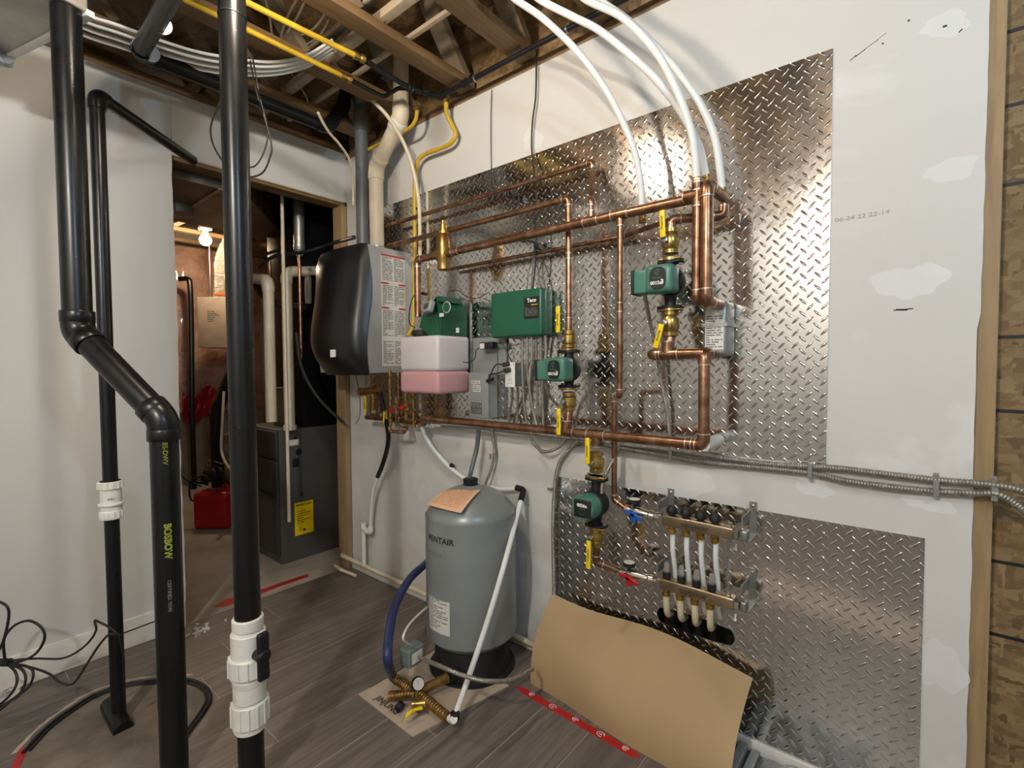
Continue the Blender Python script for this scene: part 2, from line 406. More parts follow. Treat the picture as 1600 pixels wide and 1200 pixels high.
def run(name, label, pts, r, mat='copper', bend=None, cat='pipe', group=None, couple=(), tees=(), elbow=True, n=16, ring=True, ef=1.13, part='tube', emat=None):
    bend = bend or r*1.15; path, arcs = fillet(pts, bend); t = thing(name, label, cat, pts[0], group)
    mesh(part, MB().tube(path, r, n), mat, t)
    rings = MB()
    def rg(p, d):
        if not ring: return
        d = Vector(d).normalized(); mesh('solder_joint', MB().tube([p-d*.0016, p+d*.0016], r*ef*1.03, n), 'solder', t)
    if elbow:
        for arc, u, v in arcs:
            e = [arc[0]+u*r*.9]+arc+[arc[-1]+v*r*.9]
            mesh('elbow', MB().tube(e, r*ef, n), emat or mat, t); rg(e[0], u); rg(e[-1], v)
    for p, d, l in couple:
        p = Vector(p); d = Vector(d).normalized(); mesh('coupling', MB().tube([p-d*l/2, p+d*l/2], r*ef, n), emat or mat, t); rg(p-d*l/2, d); rg(p+d*l/2, d)
    for p, d, b, l, rb in tees:
        p = Vector(p); d = Vector(d).normalized(); b = Vector(b).normalized()
        mb = MB().tube([p-d*l/2, p+d*l/2], r*ef, n); mb.tube([p, p+b*(r+l*.35)], rb*ef, n)
        mesh('tee', mb, emat or mat, t); rg(p-d*l/2, d); rg(p+d*l/2, d)
        q = p+b*(r+l*.35)
        if ring: mesh('solder_joint', MB().tube([q-b*.0015, q+b*.0015], rb*ef*1.03, n), 'solder', t)
    return t
def bx(name, label, pts, r=.0085, group='armoured cables', n=10, sm=True):
    P = smooth(pts, 14) if sm and len(pts) > 2 else [Vector(p) for p in pts]
    # resample with ridges
    tot = [0]
    for a, b in zip(P, P[1:]): tot.append(tot[-1]+(b-a).length)
    st = .0023; k = int(tot[-1]/st); q = []; rs = []; j = 0
    for i in range(k+1):
        s_ = i*st
        while j < len(P)-2 and tot[j+1] < s_: j += 1
        f = (s_-tot[j])/max(1e-9, tot[j+1]-tot[j]); q.append(P[j].lerp(P[j+1], min(1, f))); rs.append(r*((1.0, 1.0, .80)[i % 3]))
    return single(name, MB().tube(q, rs, n), 'bx', label, 'cable', group, base=P[0], sharp=60)
def flex(name, label, pts, r, mat, cat='cable', group=None, n=10, k=8, base=None):
    P = smooth(pts, k); return single(name, MB().tube(P, r, n), mat, label, cat, group, base=base or P[0])
# ================================================================= ROOM SHELL
ZT = 2.60                                            # underside of the trusses
wb = None
def ragged(x0, x1, z0, z1, edge, y0, y1, seed=1):    # sheet with a torn right edge
    r = random.Random(seed); n = 60; mb = MB(); pr = []
    for i in range(n+1):
        z = z0+(z1-z0)*i/n; pr.append((edge(z)+r.uniform(-.0012, .0012), z))
    for y in (y0, y1):
        for x, z in pr: mb.v.append(Vector((x, y, z)))
        for x, z in pr: mb.v.append(Vector((x0, y, z)))
    k = n+1
    for i in range(n):
        mb.f += [(i, i+1, k+i+1, k+i), (2*k+i, 3*k+i, 3*k+i+1, 2*k+i+1), (i, 2*k+i, 2*k+i+1, i+1)]
    return mb
HX0, HX1, HZ0, HZ1 = -.765, -.455, .285, .455
mb = MB(); Y0, Y1 = WY, WY+.0127
mb.box((LX, Y0, 0), (HX0, Y1, CZ)); mb.box((HX0, Y0, 0), (HX1, Y1, HZ0)); mb.box((HX0, Y0, HZ1), (HX1, Y1, CZ))
e = ragged(HX1, .11, 0, CZ, lambda z: .1125 if z > 1.375 else (.107 if z > .9 else .1085), Y0, Y1)
k = len(mb.v); mb.v += e.v; mb.f += [tuple(i+k for i in f) for f in e.f]
wb = struct('wall_back', mb, 'drywall')
mb = MB()
r = random.Random(3)
mb2 = MB().box((-3.0, WY+.103, 0), (2.8, WY+.115, 3.0)); struct('sheathing', mb2, 'osb', wb)
for x in (.108, -.30, .55, .99, 1.43, 1.87, 2.31):
    struct('stud', MB().box((x, Y1, .04), (x+.038, WY+.102, 2.56), .002), 'wood_z', wb)
struct('bottom_plate', MB().box((-2.77, Y1, 0), (2.7, WY+.102, .038), .002), 'wood_x', wb)
struct('top_plate', MB().box((-2.77, Y0+.002, CZ), (2.7, WY+.102, ZT-.001), .002), 'wood_x', wb)
for a, b in (((1566, 53), (1602, 42)), ((1566, 168), (1602, 158)), ((1563, 291), (1602, 283)), ((1559, 527), (1602, 526)), ((1552, 641), (1602, 648)), ((1550, 876), (1602, 884)), ((1546, 989), (1602, 1002))):
    p = W(*a, -.102); q = W(*b, -.102); p.x -= .02; q.x += .3
    struct('marker_line', MB().bar(p, q, .009, .0008), 'ink', wb)
# scuffs, pencil marks and compound patches on the wall
mb = MB()
for a, b, w_ in (((1328, 95), (1338, 86), .0022), ((1336, 89), (1352, 77), .0022), ((1351, 77), (1372, 62), .0014), ((1370, 63), (1385, 51), .001), ((1418, 33), (1422, 31), .004), ((1396, 485), (1427, 482), .003), ((1400, 484), (1418, 484), .005), ((1473, 42), (1480, 40), .005), ((1498, 51), (1504, 45), .003), ((1378, 68), (1381, 68), .004)):
    mb.bar(W(*a, .0004), W(*b, .0004), w_, .0006)
struct('scuff_mark', mb, 'ink', wb)
def blob(cx, cy, rx, ry, seed, plane=W, off=.0004):
    r = random.Random(seed); c = plane(cx, cy, off); mb = MB(); pts = []
    ph = [r.uniform(0, 6.28) for _ in range(4)]
    for i in range(40):
        a = 2*PI*i/40; k = 1+.18*math.sin(2*a+ph[0])+.12*math.sin(3*a+ph[1])+.08*math.sin(7*a+ph[2])
        pts.append(Vector((c.x+rx*k*math.cos(a), c.y, c.z+ry*k*math.sin(a))))
    mb.v = pts; mb.f = [tuple(range(40))]; return mb
for i, q in enumerate(((1462, 1040, .055, .075), (1066, 752, .09, .07), (1478, 38, .05, .03), (1485, 265, .06, .025), (1015, 700, .06, .05), (1420, 440, .07, .05), (832, 218, .05, .05), (1270, 760, .05, .03), (1450, 785, .05, .025))):
    struct('plaster_patch', blob(*q, seed=i+3), 'plaster', wb)
c = W(1346, 338, .0005)
text('stamped_date', '06-24 22 22-14', .0165, c, EX, EZ, 'ink_faint', wb, .0003, sx=1.25)
# left wall with the doorway
YL, YR, ZH = .795, 1.70, 2.305
X1 = LX-.0127
mb = MB()
def edgeY(z): return YL
e = ragged(-1.75, YL, 0, ZT, lambda z: YL+(.002*math.sin(z*5)+.0012*math.sin(z*31)), 0, .0127, 5)
for v in e.v: mb.v.append(Vector((LX-v.y, v.x, v.z)))
mb.f = list(e.f); mb.box((X1, YL, ZH), (LX, WY, ZT))
wl = struct('wall_left', mb, 'drywall2')
struct('header', MB().box((LX-.112, YL-.03, ZH-.022), (X1, WY, ZT-.001), .002), 'wood_y', wl)
struct('torn_paper_edge', MB().box((X1+.001, YL, ZH-.006), (LX-.002, WY-.02, ZH+.002)), 'drykraft', wl)
struct('stud', MB().box((LX-.10, 1.688, 0), (LX-.001, WY-.001, ZH-.022), .002), 'wood_z', wl)
struct('stud', MB().box((LX-.10, YL-.045, 0), (X1-.001, YL-.007, ZH-.022), .002), 'wood_z', wl)
struct('top_plate', MB().box((LX-.1, -1.75, ZT+.0), (LX-.001, WY, ZT+.04), .002), 'wood_y', wl)
struct('furnace_side_panel', MB().box((LX-.125, -1.75, 0), (LX-.113, YL-.04, ZT)), 'osb', wl)
mb = MB(); mb.box((LX, -1.75, 0), (LX+.013, YL-.005, .135), .004)
struct('baseboard_left', mb, 'pvc')
# unseen sides of the room, needed for reflections in the plates
struct('wall_front', MB().box((-2.9, -1.77, 0), (2.8, -1.75, 3.0)), 'drywall2')
struct('wall_right', MB().box((2.7, -1.75, 0), (2.72, 1.85, 3.0)), 'drywall2')
fl = struct('floor', MB().box((LX-.02, -1.75, -.02), (2.7, WY, 0)), 'laminate')
struct('floor_furnace_room', MB().box((-6.5, -1.2, -.03), (LX-.02, 3.4, -.008)), 'concrete')
struct('ceiling', MB().box((-6.5, -1.75, 2.96), (2.8, 3.4, 2.98)), 'osb')
# furnace room shell
struct('wall_furnace_room_left', MB().box((-6.4, -1.25, -.03), (-2.9, -1.2, 3)), 'drywall2')
struct('wall_furnace_room_right', MB().box((-6.4, 3.35, -.03), (-2.9, 3.4, 3)), 'concrete')
wf = struct('wall_furnace_room_far', MB().box((-6.5, -1.25, -.03), (-6.4, 3.4, 3)), 'concrete')
mb = MB()
def quilt(u, v):
    y = -1.1+u*4.4; z = .78+v*1.85
    return (-6.36+.05*abs(math.sin((y+.2)*PI/.4))**.5, y, z)
mb.grid(quilt, 110, 12); struct('insulation_blanket', mb, 'insul', wf)
struct('wall_furnace_room_near', MB().box((-2.9, 1.74, -.03), (-2.88, 3.4, 3)), 'osb')
# torn tape on the threshold and mortar crumbs at the jamb
def strip(name, pts, z, mat, label, cat, w_=.03):
    mb = MB(); r = random.Random(9); P = [F(*p, z) for p in pts]
    mb.v = P; mb.f = [tuple(range(len(P)))]
    return single(name, mb, mat, label, cat, solid=.0006)
strip('torn_tape', ((333, 948), (352, 937), (400, 924), (470, 900), (482, 897), (482, 901), (440, 915), (400, 931), (350, 948)), -.0065, 'redfilm', 'torn strip of faded red tape stuck to the concrete along the doorway threshold', 'tape')
mb = MB(); r = random.Random(4); c = F(310, 985, 0)
for i in range(34):
    p = c+Vector((r.gauss(0, .03), r.gauss(0, .035), r.uniform(.001, .004))); s_ = r.uniform(.003, .010)
    mb.obox(p, (r.random(), r.random(), .2), (-r.random(), r.random(), .1), EZ, (s_, s_*.7, s_*.4))
o = single('plaster_crumbs', mb, 'plaster', 'white plaster crumbs on the floor at the left foot of the doorway', 'debris', base=c); o['kind'] = 'stuff'

# ================================================================= FLOOR TRUSSES
def truss(x, y0, y1, label, web=True, mat='wood_y', n=None):
    t = thing('floor_truss', label, 'joist', (x, y0, ZT), 'floor trusses')
    mesh('bottom_chord', MB().box((x-.044, y0, ZT), (x+.044, y1, ZT+.038), .002), mat, t)
    mesh('top_chord', MB().box((x-.044, y0, 2.92), (x+.044, y1, 2.958), .002), mat, t)
    L0 = y1-y0; n = n or max(2, round(L0/.62)); st = L0/n
    for i in range(n):
        a = y0+i*st; m_ = a+st/2
        mesh('web', MB().bar((x, a+.04, ZT+.04), (x, m_-.02, 2.92), .085, .036, (1, 0, 0)), 'wood_old', t)
        mesh('web', MB().bar((x, m_+.02, 2.92), (x, a+st-.04, ZT+.04), .085, .036, (1, 0, 0)), 'wood_old', t)
    return t
truss(-1.70, -1.74, 1.72, 'open web floor truss directly above the grey boiler vent pipes')
truss(-1.335, -1.74, 1.72, 'open web floor truss crossing above the yellow gas riser on the plated wall')
truss(-2.10, -1.74, 1.72, 'open web floor truss with two yellow gas tubes running beside it')
truss(-2.49, -1.74, 1.72, 'open web floor truss nearest the doorway wall above the black elbow')
for x in (-.95, -.55, -.15, .25, .65, 1.05, 1.45, 1.85, 2.25):
    truss(x, -1.74, 1.72, 'open web floor truss at the top edge behind the arching white tubes' if x < -.9 else 'open web floor truss overhead beyond the top edge of the view')
for x, s_ in ((-3.3, 'over the furnace'), (-3.75, 'over the tapered duct'), (-4.2, 'just before the furnace room bulb'), (-4.65, 'just past the furnace room bulb'), (-5.1, 'lit yellow in the furnace room, nearer one'), (-5.55, 'lit yellow in the furnace room, middle one'), (-6.0, 'lit yellow in the furnace room, farthest one')):
    truss(x, -1.1, 3.3, 'spruce floor truss '+s_, mat='wood_y', n=5)
struct('rim_board', MB().box((-2.77, WY+.02, ZT), (2.69, WY+.05, 2.955)), 'osb', wb)

# ================================================================= TREAD PLATE SHEETS
def plate(name, x0, x1, z0, z1, label, hole=None):
    y = WY-.002; mb = MB()
    if not hole:
        mb.box((x0, y-.0016, z0), (x1, y, z1))
    else:
        cx, cz, hx, hz = hole; n = 64; inn = []; outr = []
        for i in range(n):
            a = 2*PI*i/n; c, s = math.cos(a), math.sin(a)
            # stadium
            px = (hx-hz)*(1 if c > 0 else -1)*min(1, abs(c)*1.6)+hz*c; pz = hz*s
            inn.append((cx+px, cz+pz))
            k = min((x1-cx)/c if c > 1e-6 else 1e9, (x0-cx)/c if c < -1e-6 else 1e9, (z1-cz)/s if s > 1e-6 else 1e9, (z0-cz)/s if s < -1e-6 else 1e9)
            outr.append([cx+c*k, cz+s*k])
        for (qx, qz) in ((x0, z0), (x1, z0), (x1, z1), (x0, z1)):
            j = min(range(n), key=lambda i: (outr[i][0]-qx)**2+(outr[i][1]-qz)**2); outr[j] = [qx, qz]
        for yy in (y-.0016, y):
            for q in inn: mb.v.append(Vector((q[0], yy, q[1])))
            for q in outr: mb.v.append(Vector((q[0], yy, q[1])))
        for i in range(n):
            j = (i+1) % n
            mb.f += [(i, j, n+j, n+i), (2*n+i, 3*n+i, 3*n+j, 2*n+j), (i, 2*n+i, 2*n+j, j), (n+i, n+j, 3*n+j, 3*n+i)]
    t = thing(name, label, 'metal sheet', (x0, y, z0))
    mesh('sheet', mb, 'diamond', t, sharp=20); s = MB()
    for x in (x0+.03, (x0+x1)/2, x1-.03):
        for z in (z0+.03, z1-.03): s.lathe((x, y-.0012, z), OUT, [(0, .005), (.0015, .0045), (.0022, .001)], 10)
    mesh('screw', s, 'steel', t); return t
plate('tread_plate', -2.60, -.2153, .978, 2.1974, 'large polished diamond tread plate on the wall behind the copper pipes')
plate('tread_plate', -1.2007, .0147, .045, .8078, 'lower diamond tread plate with an oval cutout behind the radiant manifold', (-.6035, .357, .136, .034))
struct('base_strip', MB().box((-2.77, WY-.012, 0), (.1, WY-.001, .04), .002), 'pvc', wb)
# visible tape seam/bead on left part of the big sheet
# ================================================================= LAMPS
def lamp(name, p, r, c, s, label):
    t = thing(name, label, 'light bulb', Vector(p)); p = Vector(p)
    mesh('glass_globe', MB().lathe(p, EZ, [(-r, .001), (-r*.92, r*.38), (-r*.7, r*.71), (-r*.38, r*.92), (0, r), (r*.38, r*.92), (r*.8, r*.6), (r*1.3, r*.4)], 20), emis('lamp_glass', c, s), t)
    mesh('socket', MB().lathe(p+EZ*r*1.3, EZ, [(0, r*.42), (.035, r*.45), (.036, r*1.1), (.055, r*1.15)], 20), 'pvc', t)
    if p.z+r*1.3+.06 < ZT: mesh('drop_stem', MB().cyl(p+EZ*(r*1.3+.055), Vector((p.x, p.y, ZT)), .006, 10), 'steel', t)
    mesh('box_strap', MB().box(p+Vector((-.2, -.01, r*1.3+.055)), p+Vector((.2, .01, r*1.3+.060))), 'steel', t)
for b in BULBS: lamp(*b)
lamp('light_bulb', *FAR_BULB, 'glowing bare bulb on the furnace room ceiling seen through the doorway')

# ================================================================= BLACK ABS PIPES
def clampd(pts): return pts
A = D_(104, -60, 1.5); B = D_(118, 517, 1.5); B.x = A.x = (A.x+B.x)/2; A.y = B.y = (A.y+B.y)/2; A.z = 3.05
C_ = D_(257, 655, 1.5); E_ = D_(268, 1100, 1.5); C_.x = E_.x = (C_.x+E_.x)/2; C_.y = E_.y = (C_.y+E_.y)/2; E_.z = 0
r1 = .0375
t = run('drain_pipe', 'thick black drain pipe jogging sideways at two elbows, nearest the left wall', [A, B, C_, E_], r1, 'abs', .055, 'pipe', 'black drain pipes', ring=False, ef=1.12, n=32, part='pipe_wall')
for p, d in ((B-(C_-B).normalized()*-.0, None),): pass
def hub(p, d, r, t, l=.035, mat='abs', k=1.16):
    d = Vector(d).normalized(); mesh('hub', MB().lathe(Vector(p)-d*l/2, d, [(0, r*k*.97), (.002, r*k), (l-.002, r*k), (l, r*k*.97)], 32), mat, t)
u = (C_-B).normalized()
hub(B+EZ*.045, EZ, r1, t); hub(B+u*.045, u, r1, t); hub(C_-u*.045, u, r1, t); hub(C_-EZ*.045, EZ, r1, t)
ctr = Vector((C_.x, C_.y, 0)); tocam = (EYE-ctr); tocam.z = 0; tocam.normalize(); side = EZ.cross(tocam)
def around(cx, cy, r, a0):
    def fn(u_, v_, zc): pass
    return fn
def wraptext(name, s, size, cz, a0, r, center, mat, parent, vertical=True, bold=0, sx=1):
    def fn(x, y):
        if vertical: ang = a0+y/r; z = cz+x*1     # reads downwards/upwards
        else: ang = a0+x/r; z = cz+y
        return Vector((center.x+math.cos(ang)*(r+.0008), center.y+math.sin(ang)*(r+.0008), z))
    return text(name, s, size, None, EX, EY, mat, parent, fn=fn, bold=bold, sx=sx)
a0 = math.atan2(tocam.y, tocam.x)
wraptext('printed_text', 'BOSBOW', .025, D_(266, 840, 1.5).z, a0+.03, r1, C_, 'ink_green', t, bold=.001, sx=-1)
wraptext('printed_text', 'ABS-DWV', .018, D_(266, 702, 1.5).z, a0+.03, r1, C_, 'ink_green', t, sx=-1)
wraptext('printed_text', 'CERTIFIED 70345', .013, D_(266, 925, 1.5).z, a0+.03, r1, C_, 'ink_faint', t, sx=-1)
mesh('sticker', MB().obox(C_-u*.062+tocam*.043+EZ*.004, u.cross(tocam), u, tocam, (.015, .006, .0006)), 'label', t)

# pipe 2, thin, going into a sleeve in the floor
dd = 1.72; P2 = F(186, 1128, 0); P2 = Vector((P2.x, P2.y, 0)); bt = D_(172, 168, (P2-EYE).dot(fw)*1.0)
top = Vector((P2.x, P2.y, bt.z)); q = L_(301, 250, LX+.02)
run('drain_pipe', 'thin black drain pipe with a white check valve, rising to an arm over the doorway', [P2+EZ*.0, top, q+Vector((0, 0, 0))], .0222, 'abs', .03, 'pipe', 'black drain pipes', ring=False, ef=1.2, n=24, part='pipe_wall')
cv = thing('check_valve', 'white union check valve on the thin black pipe by the left wall', 'valve', Vector((P2.x, P2.y, .35)))
z0 = D_(168, 806, (P2-EYE).dot(fw)).z; z1 = D_(168, 748, (P2-EYE).dot(fw)).z; h = z1-z0
mesh('body', MB().lathe((P2.x, P2.y, z0), EZ, [(0, .026), (h*.02, .031), (h, .031), (h*1.0, .026)], 28), 'pvc', cv)
for f0, f1, rr in ((0, .22, .0335), (.36, .42, .0375), (.80, 1.0, .0365)):
    mb = MB().lathe((P2.x, P2.y, z0+h*f0), EZ, [(0, rr*.96), (.002, rr), (h*(f1-f0)-.002, rr), (h*(f1-f0), rr*.96)], 28)
    if rr < .037 :
        for k in range(14):
            a = 2*PI*k/14; c, s = math.cos(a), math.sin(a); mb.bar((P2.x+c*rr, P2.y+s*rr, z0+h*f0+.002), (P2.x+c*rr, P2.y+s*rr, z0+h*f1-.002), .004, .004, (c, s, 0))
    mesh('union_nut', mb, 'pvc', cv)
wraptext('embossed_text', 'ABS', .012, z0+h*.55, math.atan2(-P2.y, -P2.x), .0316, P2, 'grey_print', cv, vertical=False)
# sleeve
sl = thing('floor_sleeve', 'short black pipe sleeve tilted into the floor around the thin pipe', 'pipe', F(190, 1140, 0))
ax = (F(196, 1148, 0)-F(172, 1096, .02)); a = F(178, 1105, .045); b = F(194, 1142, -.01)
mesh('sleeve', MB().tube([F(172, 1100, .028), F(181, 1118, .022), F(193, 1141, .004)], [.030, .030, .030], 28), 'abs', sl)
# pipe 3
P3 = D_(393, 1190, 1.47); P3.z = 0; d3 = (P3-EYE).dot(fw)
r3 = .0355
T3 = Vector((P3.x, P3.y, 3.0))
t3 = run('drain_pipe', 'thick straight black drain pipe with a white backwater valve near its foot', [P3, T3], r3, 'abs', .05, 'pipe', 'black drain pipes', ring=False, n=32, part='pipe_wall')
def z3(y): return D_(390, y, d3).z
mesh('joint_ring', MB().lathe((P3.x, P3.y, z3(59)), EZ, [(0, r3), (.001, r3*1.05), (.004, r3*1.05), (.005, r3)], 32), 'black', t3)
bw = thing('backwater_valve', 'white union valve with black quarter turn handle on the thick straight black pipe', 'valve', Vector((P3.x, P3.y, z3(1130))))
def ring3(name, ya, yb, k, mat='pvc', ribs=0):
    za, zb = z3(ya), z3(yb); lo, hi = min(za, zb), max(za, zb); R = r3*k
    mb = MB().lathe((P3.x, P3.y, lo), EZ, [(0, R*.95), (.003, R), (hi-lo-.003, R), (hi-lo, R*.95)], 36)
    for i in range(ribs):
        a = 2*PI*i/ribs; c, s = math.cos(a), math.sin(a); mb.bar((P3.x+c*R, P3.y+s*R, lo+.003), (P3.x+c*R, P3.y+s*R, hi-.003), .006, .003, (c, s, 0))
    mesh(name, mb, mat, bw)
ring3('body', 960, 1130, 1.08); ring3('collar', 958, 976, 1.20); ring3('collar', 980, 1024, 1.33); ring3('union_nut', 1016, 1046, 1.52, ribs=14)
ring3('ball_chamber', 1044, 1086, 1.26); ring3('clear_band', 1050, 1062, 1.29, 'gaugeface'); ring3('union_nut', 1088, 1124, 1.42, ribs=14); ring3('collar', 1122, 1134, 1.25)
hc = Vector((P3.x, P3.y, z3(1010))); hd = (R2*.85+OUT*0-fw*.5).normalized()
hh = hc+hd*r3*1.5; sx_ = EZ.cross(hd)
mesh('handle_stem', MB().cyl(hc+hd*r3, hh+hd*.012, .018, 20), 'black', bw)
mb = MB().obox(hh+hd*.018, sx_, EZ, hd, (.017, .070, .009), .007); mb.lathe(hh+hd*.012, hd, [(0, .021), (.012, .022), (.018, .016)], 20)
mesh('handle', mb, 'black', bw)
# pipe 4: ceiling drain along the doorway wall
e0 = L_(222, 88, LX+.28); 
a = L_(232, 92, LX+.33); b = L_(512, 196, LX+.33); a.z = b.z = (a.z+b.z)/2
c = b+Vector((.05, .16, .13)); s0 = a+Vector((.02, -.04, 0))
n0 = D_(293, -60, 1.25)
t = run('drain_pipe', 'black drain pipe elbowing along the top of the doorway wall', [n0, Vector(a)-EY*.03, b, D_(537, 166, (b-EYE).dot(fw)+.05), D_(541, 120, (b-EYE).dot(fw)+.08)], .030, 'abs', .05, 'pipe', 'black drain pipes', ring=False, ef=1.16, n=24, part='pipe_wall')
u = (a-n0).normalized(); hub(n0.lerp(a, .55), u, .030, t, .004, 'solder', 1.03); hub(a-u*.05, u, .030, t, .03, k=1.16)
# cable ties / wire loops hanging by pipe 3
lp = [F(372, 70, ZT+.04), D_(360, 130, 1.62), D_(345, 158, 1.6), D_(331, 190, 1.6), D_(330, 215, 1.6), D_(340, 240, 1.6), D_(358, 262, 1.6), D_(385, 276, 1.6), D_(410, 270, 1.6), D_(422, 245, 1.6), D_(424, 225, 1.6), D_(412, 180, 1.6), D_(400, 140, 1.6), F(390, 90, ZT+.03)]
flex('hanging_wire', 'thin brown wire loop hanging behind the straight black pipe at the ceiling', lp, .0028, 'cord', 'wire')
lp = [F(392, 70, ZT+.04), D_(400, 120, 1.64), D_(408, 160, 1.64), D_(418, 200, 1.64), D_(415, 230, 1.64), D_(400, 258, 1.64), D_(380, 262, 1.64)]
flex('hanging_wire', 'second thin wire hanging right of the straight black pipe at the ceiling', lp, .0025, 'cord', 'wire')
# ================================================================= BOILER
BX = W(645, 470, 0).x; ZB0, ZB1 = 1.250, 1.895; XB0 = -2.62; YF = WY-.285
bo = thing('wall_boiler', 'wall hung boiler with curved glossy black front and silver side', 'boiler', ((BX+XB0)/2, WY-.15, ZB0))
# silver case whose side follows the S curve of the cover
def yfront(f): return YF-.018*math.sin(f*PI*2+.4)+.012
n = 24; mb = MB()
sec = []
for i in range(n+1):
    f = i/n; z = ZB0+(ZB1-ZB0)*f; y = yfront(f)
    mb.v += [Vector((BX, WY-.004, z)), Vector((BX, y, z)), Vector((XB0, y, z)), Vector((XB0, WY-.004, z))]
for i in range(n):
    for k in range(4): a = i*4+k; b = i*4+(k+1) % 4; mb.f.append((a, b, b+4, a+4))
mb.f += [(3, 2, 1, 0), (n*4, n*4+1, n*4+2, n*4+3)]
mesh('case', mb, 'boilerside', bo)
# black cover
NU, NV = 22, 26
def cover(u, v):
    z = ZB0-.012+(ZB1-ZB0+.018)*v
    taper = .10*max(0, 1-v/.28)**1.4+.05*max(0, (v-.86)/.14)**2
    xl = XB0-.012+taper*.9; xr = BX+.003
    a = u*PI; prof = (math.sin(a))**.45 if 0 < u < 1 else 0
    dep = (.062+.058*math.sin(min(1, max(0, v*1.05))*PI)**.8)*(.35+.65*min(1, v/.18+.25))*(1-.5*max(0, (v-.85)/.15)**2)
    x = xl+(xr-xl)*u; return (x, yfront(v)-.004-dep*prof, z)
mb = MB().grid(cover, NU, NV)
base = len(mb.v)
for i in range(NU+1):
    for v in (0, 1):
        p = Vector(cover(i/NU, v)); mb.v.append(Vector((p.x, yfront(v)+.0, p.z)))
for i in range(NU):
    for k, j in ((0, 0), (1, NV)):
        a = i*(NV+1)+j; b = (i+1)*(NV+1)+j; mb.f.append((a, b, base+(i+1)*2+k, base+i*2+k))
mesh('front_cover', mb, 'blackcover', bo, sharp=50)
c = Vector(cover(.66, .17)); n_ = Vector((.15, -1, -.1)).normalized()
xa = (EX*.8+EZ*.6); xa = (xa-n_*xa.dot(n_)).normalized(); mesh('badge', MB().obox(c+n_*.003, EX-n_*n_.x, EZ, n_, (.019, .019, .002)), 'pvc', bo)
bd = bo.children[-1]
# case label: paper on the right side
def side(py0, py1, px0, px1):
    a = L_(px0, py0, BX); b = L_(px1, py1, BX); return a, b
ya, yb = L_(596, 480, BX).y, L_(633, 480, BX).y; zt, zb = 1.862, 1.285
mesh('rating_label', MB().box((BX, ya, zb), (BX+.0012, yb, zt)), 'label', bo)
rl = bo.children[-1]
for f0, f1 in ((.0, .25), (.255, .47), (.475, .75), (.755, 1)):
    zc = zt-(f0+f1)/2*(zt-zb); h = (f1-f0)*(zt-zb)*.86
    for s_, k in ((-1, 1), (1, 2)):
        lines('fine_print', (BX+.0012, (ya+yb)/2+s_*(yb-ya)*.24, zc), EY, EZ, (yb-ya)*.42, h, int(h/.0085), 'grey_print', rl, seed=int(f0*100)+k)
mb = MB()
for f in (.0, .25, .47):
    for s0, s1 in (((0, 1),) if f == 0 else ((0, .3), (.72, 1))):
        z = zt-f*(zt-zb); mb.box((BX+.0013, ya+(yb-ya)*s0, z-.008), (BX+.0019, ya+(yb-ya)*s1, z))
mesh('red_band', mb, 'red_print', rl)
# vents
g = W(566, 300, .13); g2 = W(566, 160, .13)
tp = thing('vent_pipe', 'grey plastic flue pipe rising from the boiler top', 'pipe', (g.x, g.y, ZB1), 'boiler vents')
mesh('pipe_wall', MB().lathe((g.x, g.y, ZB1-.002), EZ, [(0, .035), (.9, .035)], 28), 'pvc_grey', tp)
zc = W(566, 205, .13).z
mesh('coupling', MB().lathe((g.x, g.y, zc), EZ, [(0, .038), (.003, .042), (.105, .042), (.108, .038)], 28), 'pvc_grey', tp)
mesh('base_adapter', MB().lathe((g.x, g.y, ZB1-.004), EZ, [(0, .043), (.012, .043), (.015, .038)], 28), 'pvc_grey', tp)
a = W(589, 372, .11); a.z = ZB1; b = W(588, 262, .11); b.x = a.x; c = W(626, 185, .14); d = W(632, 150, .16)
e = W(632, 110, .2)
vp = run('vent_pipe', 'cream plastic intake pipe angling from the boiler to the ceiling', [a, b, c, Vector((c.x+.01, c.y, ZT+.25))], .0385, 'pvc_cream', .06, 'pipe', 'boiler vents', ring=False, ef=1.1, n=28, part='pipe_wall')
u = (c-b).normalized(); hub(b-EZ*.05, EZ, .0385, vp, .03, 'pvc_cream', 1.12); hub(b+u*.055, u, .0385, vp, .03, 'pvc_cream', 1.12); hub(c-u*.035, u, .0385, vp, .05, 'pvc', 1.16)
mesh('steel_collar', MB().lathe((a.x, a.y, ZB1-.003), EZ, [(0, .044), (.045, .044), (.047, .040)], 28), 'steel', vp)
q = c-u*.035; nrm = (EYE-q); nrm = (nrm-u*nrm.dot(u)).normalized(); mesh('red_stamp', MB().obox(q+nrm*.0452, u.cross(nrm), u, nrm, (.008, .005, .0006)), 'red_print', vp)

# ================================================================= COPPER LINES
GC = 'copper heating pipes'
o1 = .19
# main supply: rises from boiler, turns right through separator to the risers
pm = WP((650, 500, .14), (650, 408, .14), tol=.05)
m0 = W(652, 405, o1); m1 = W(1086, 311, o1); zz = (m0.z+m1.z)/2; zmain = zz
run('copper_pipe', 'upper copper main running across the whole tread plate into the left riser', [Vector((m0.x, WY-o1, 1.52)), Vector((m0.x, WY-o1, zz)), Vector((m1.x, WY-o1, zz))], .0165, group=GC,
    couple=[(Vector((W(x, y, o1).x, WY-o1, zz)), EX, .04) for x, y in ((712, 388),)], tees=[
    (Vector((W(924, 346, o1).x, WY-o1, zz)), EX, EZ, .055, .011), (Vector((W(969, 337, o1).x, WY-o1, zz)), EX, -EZ, .06, .012)])
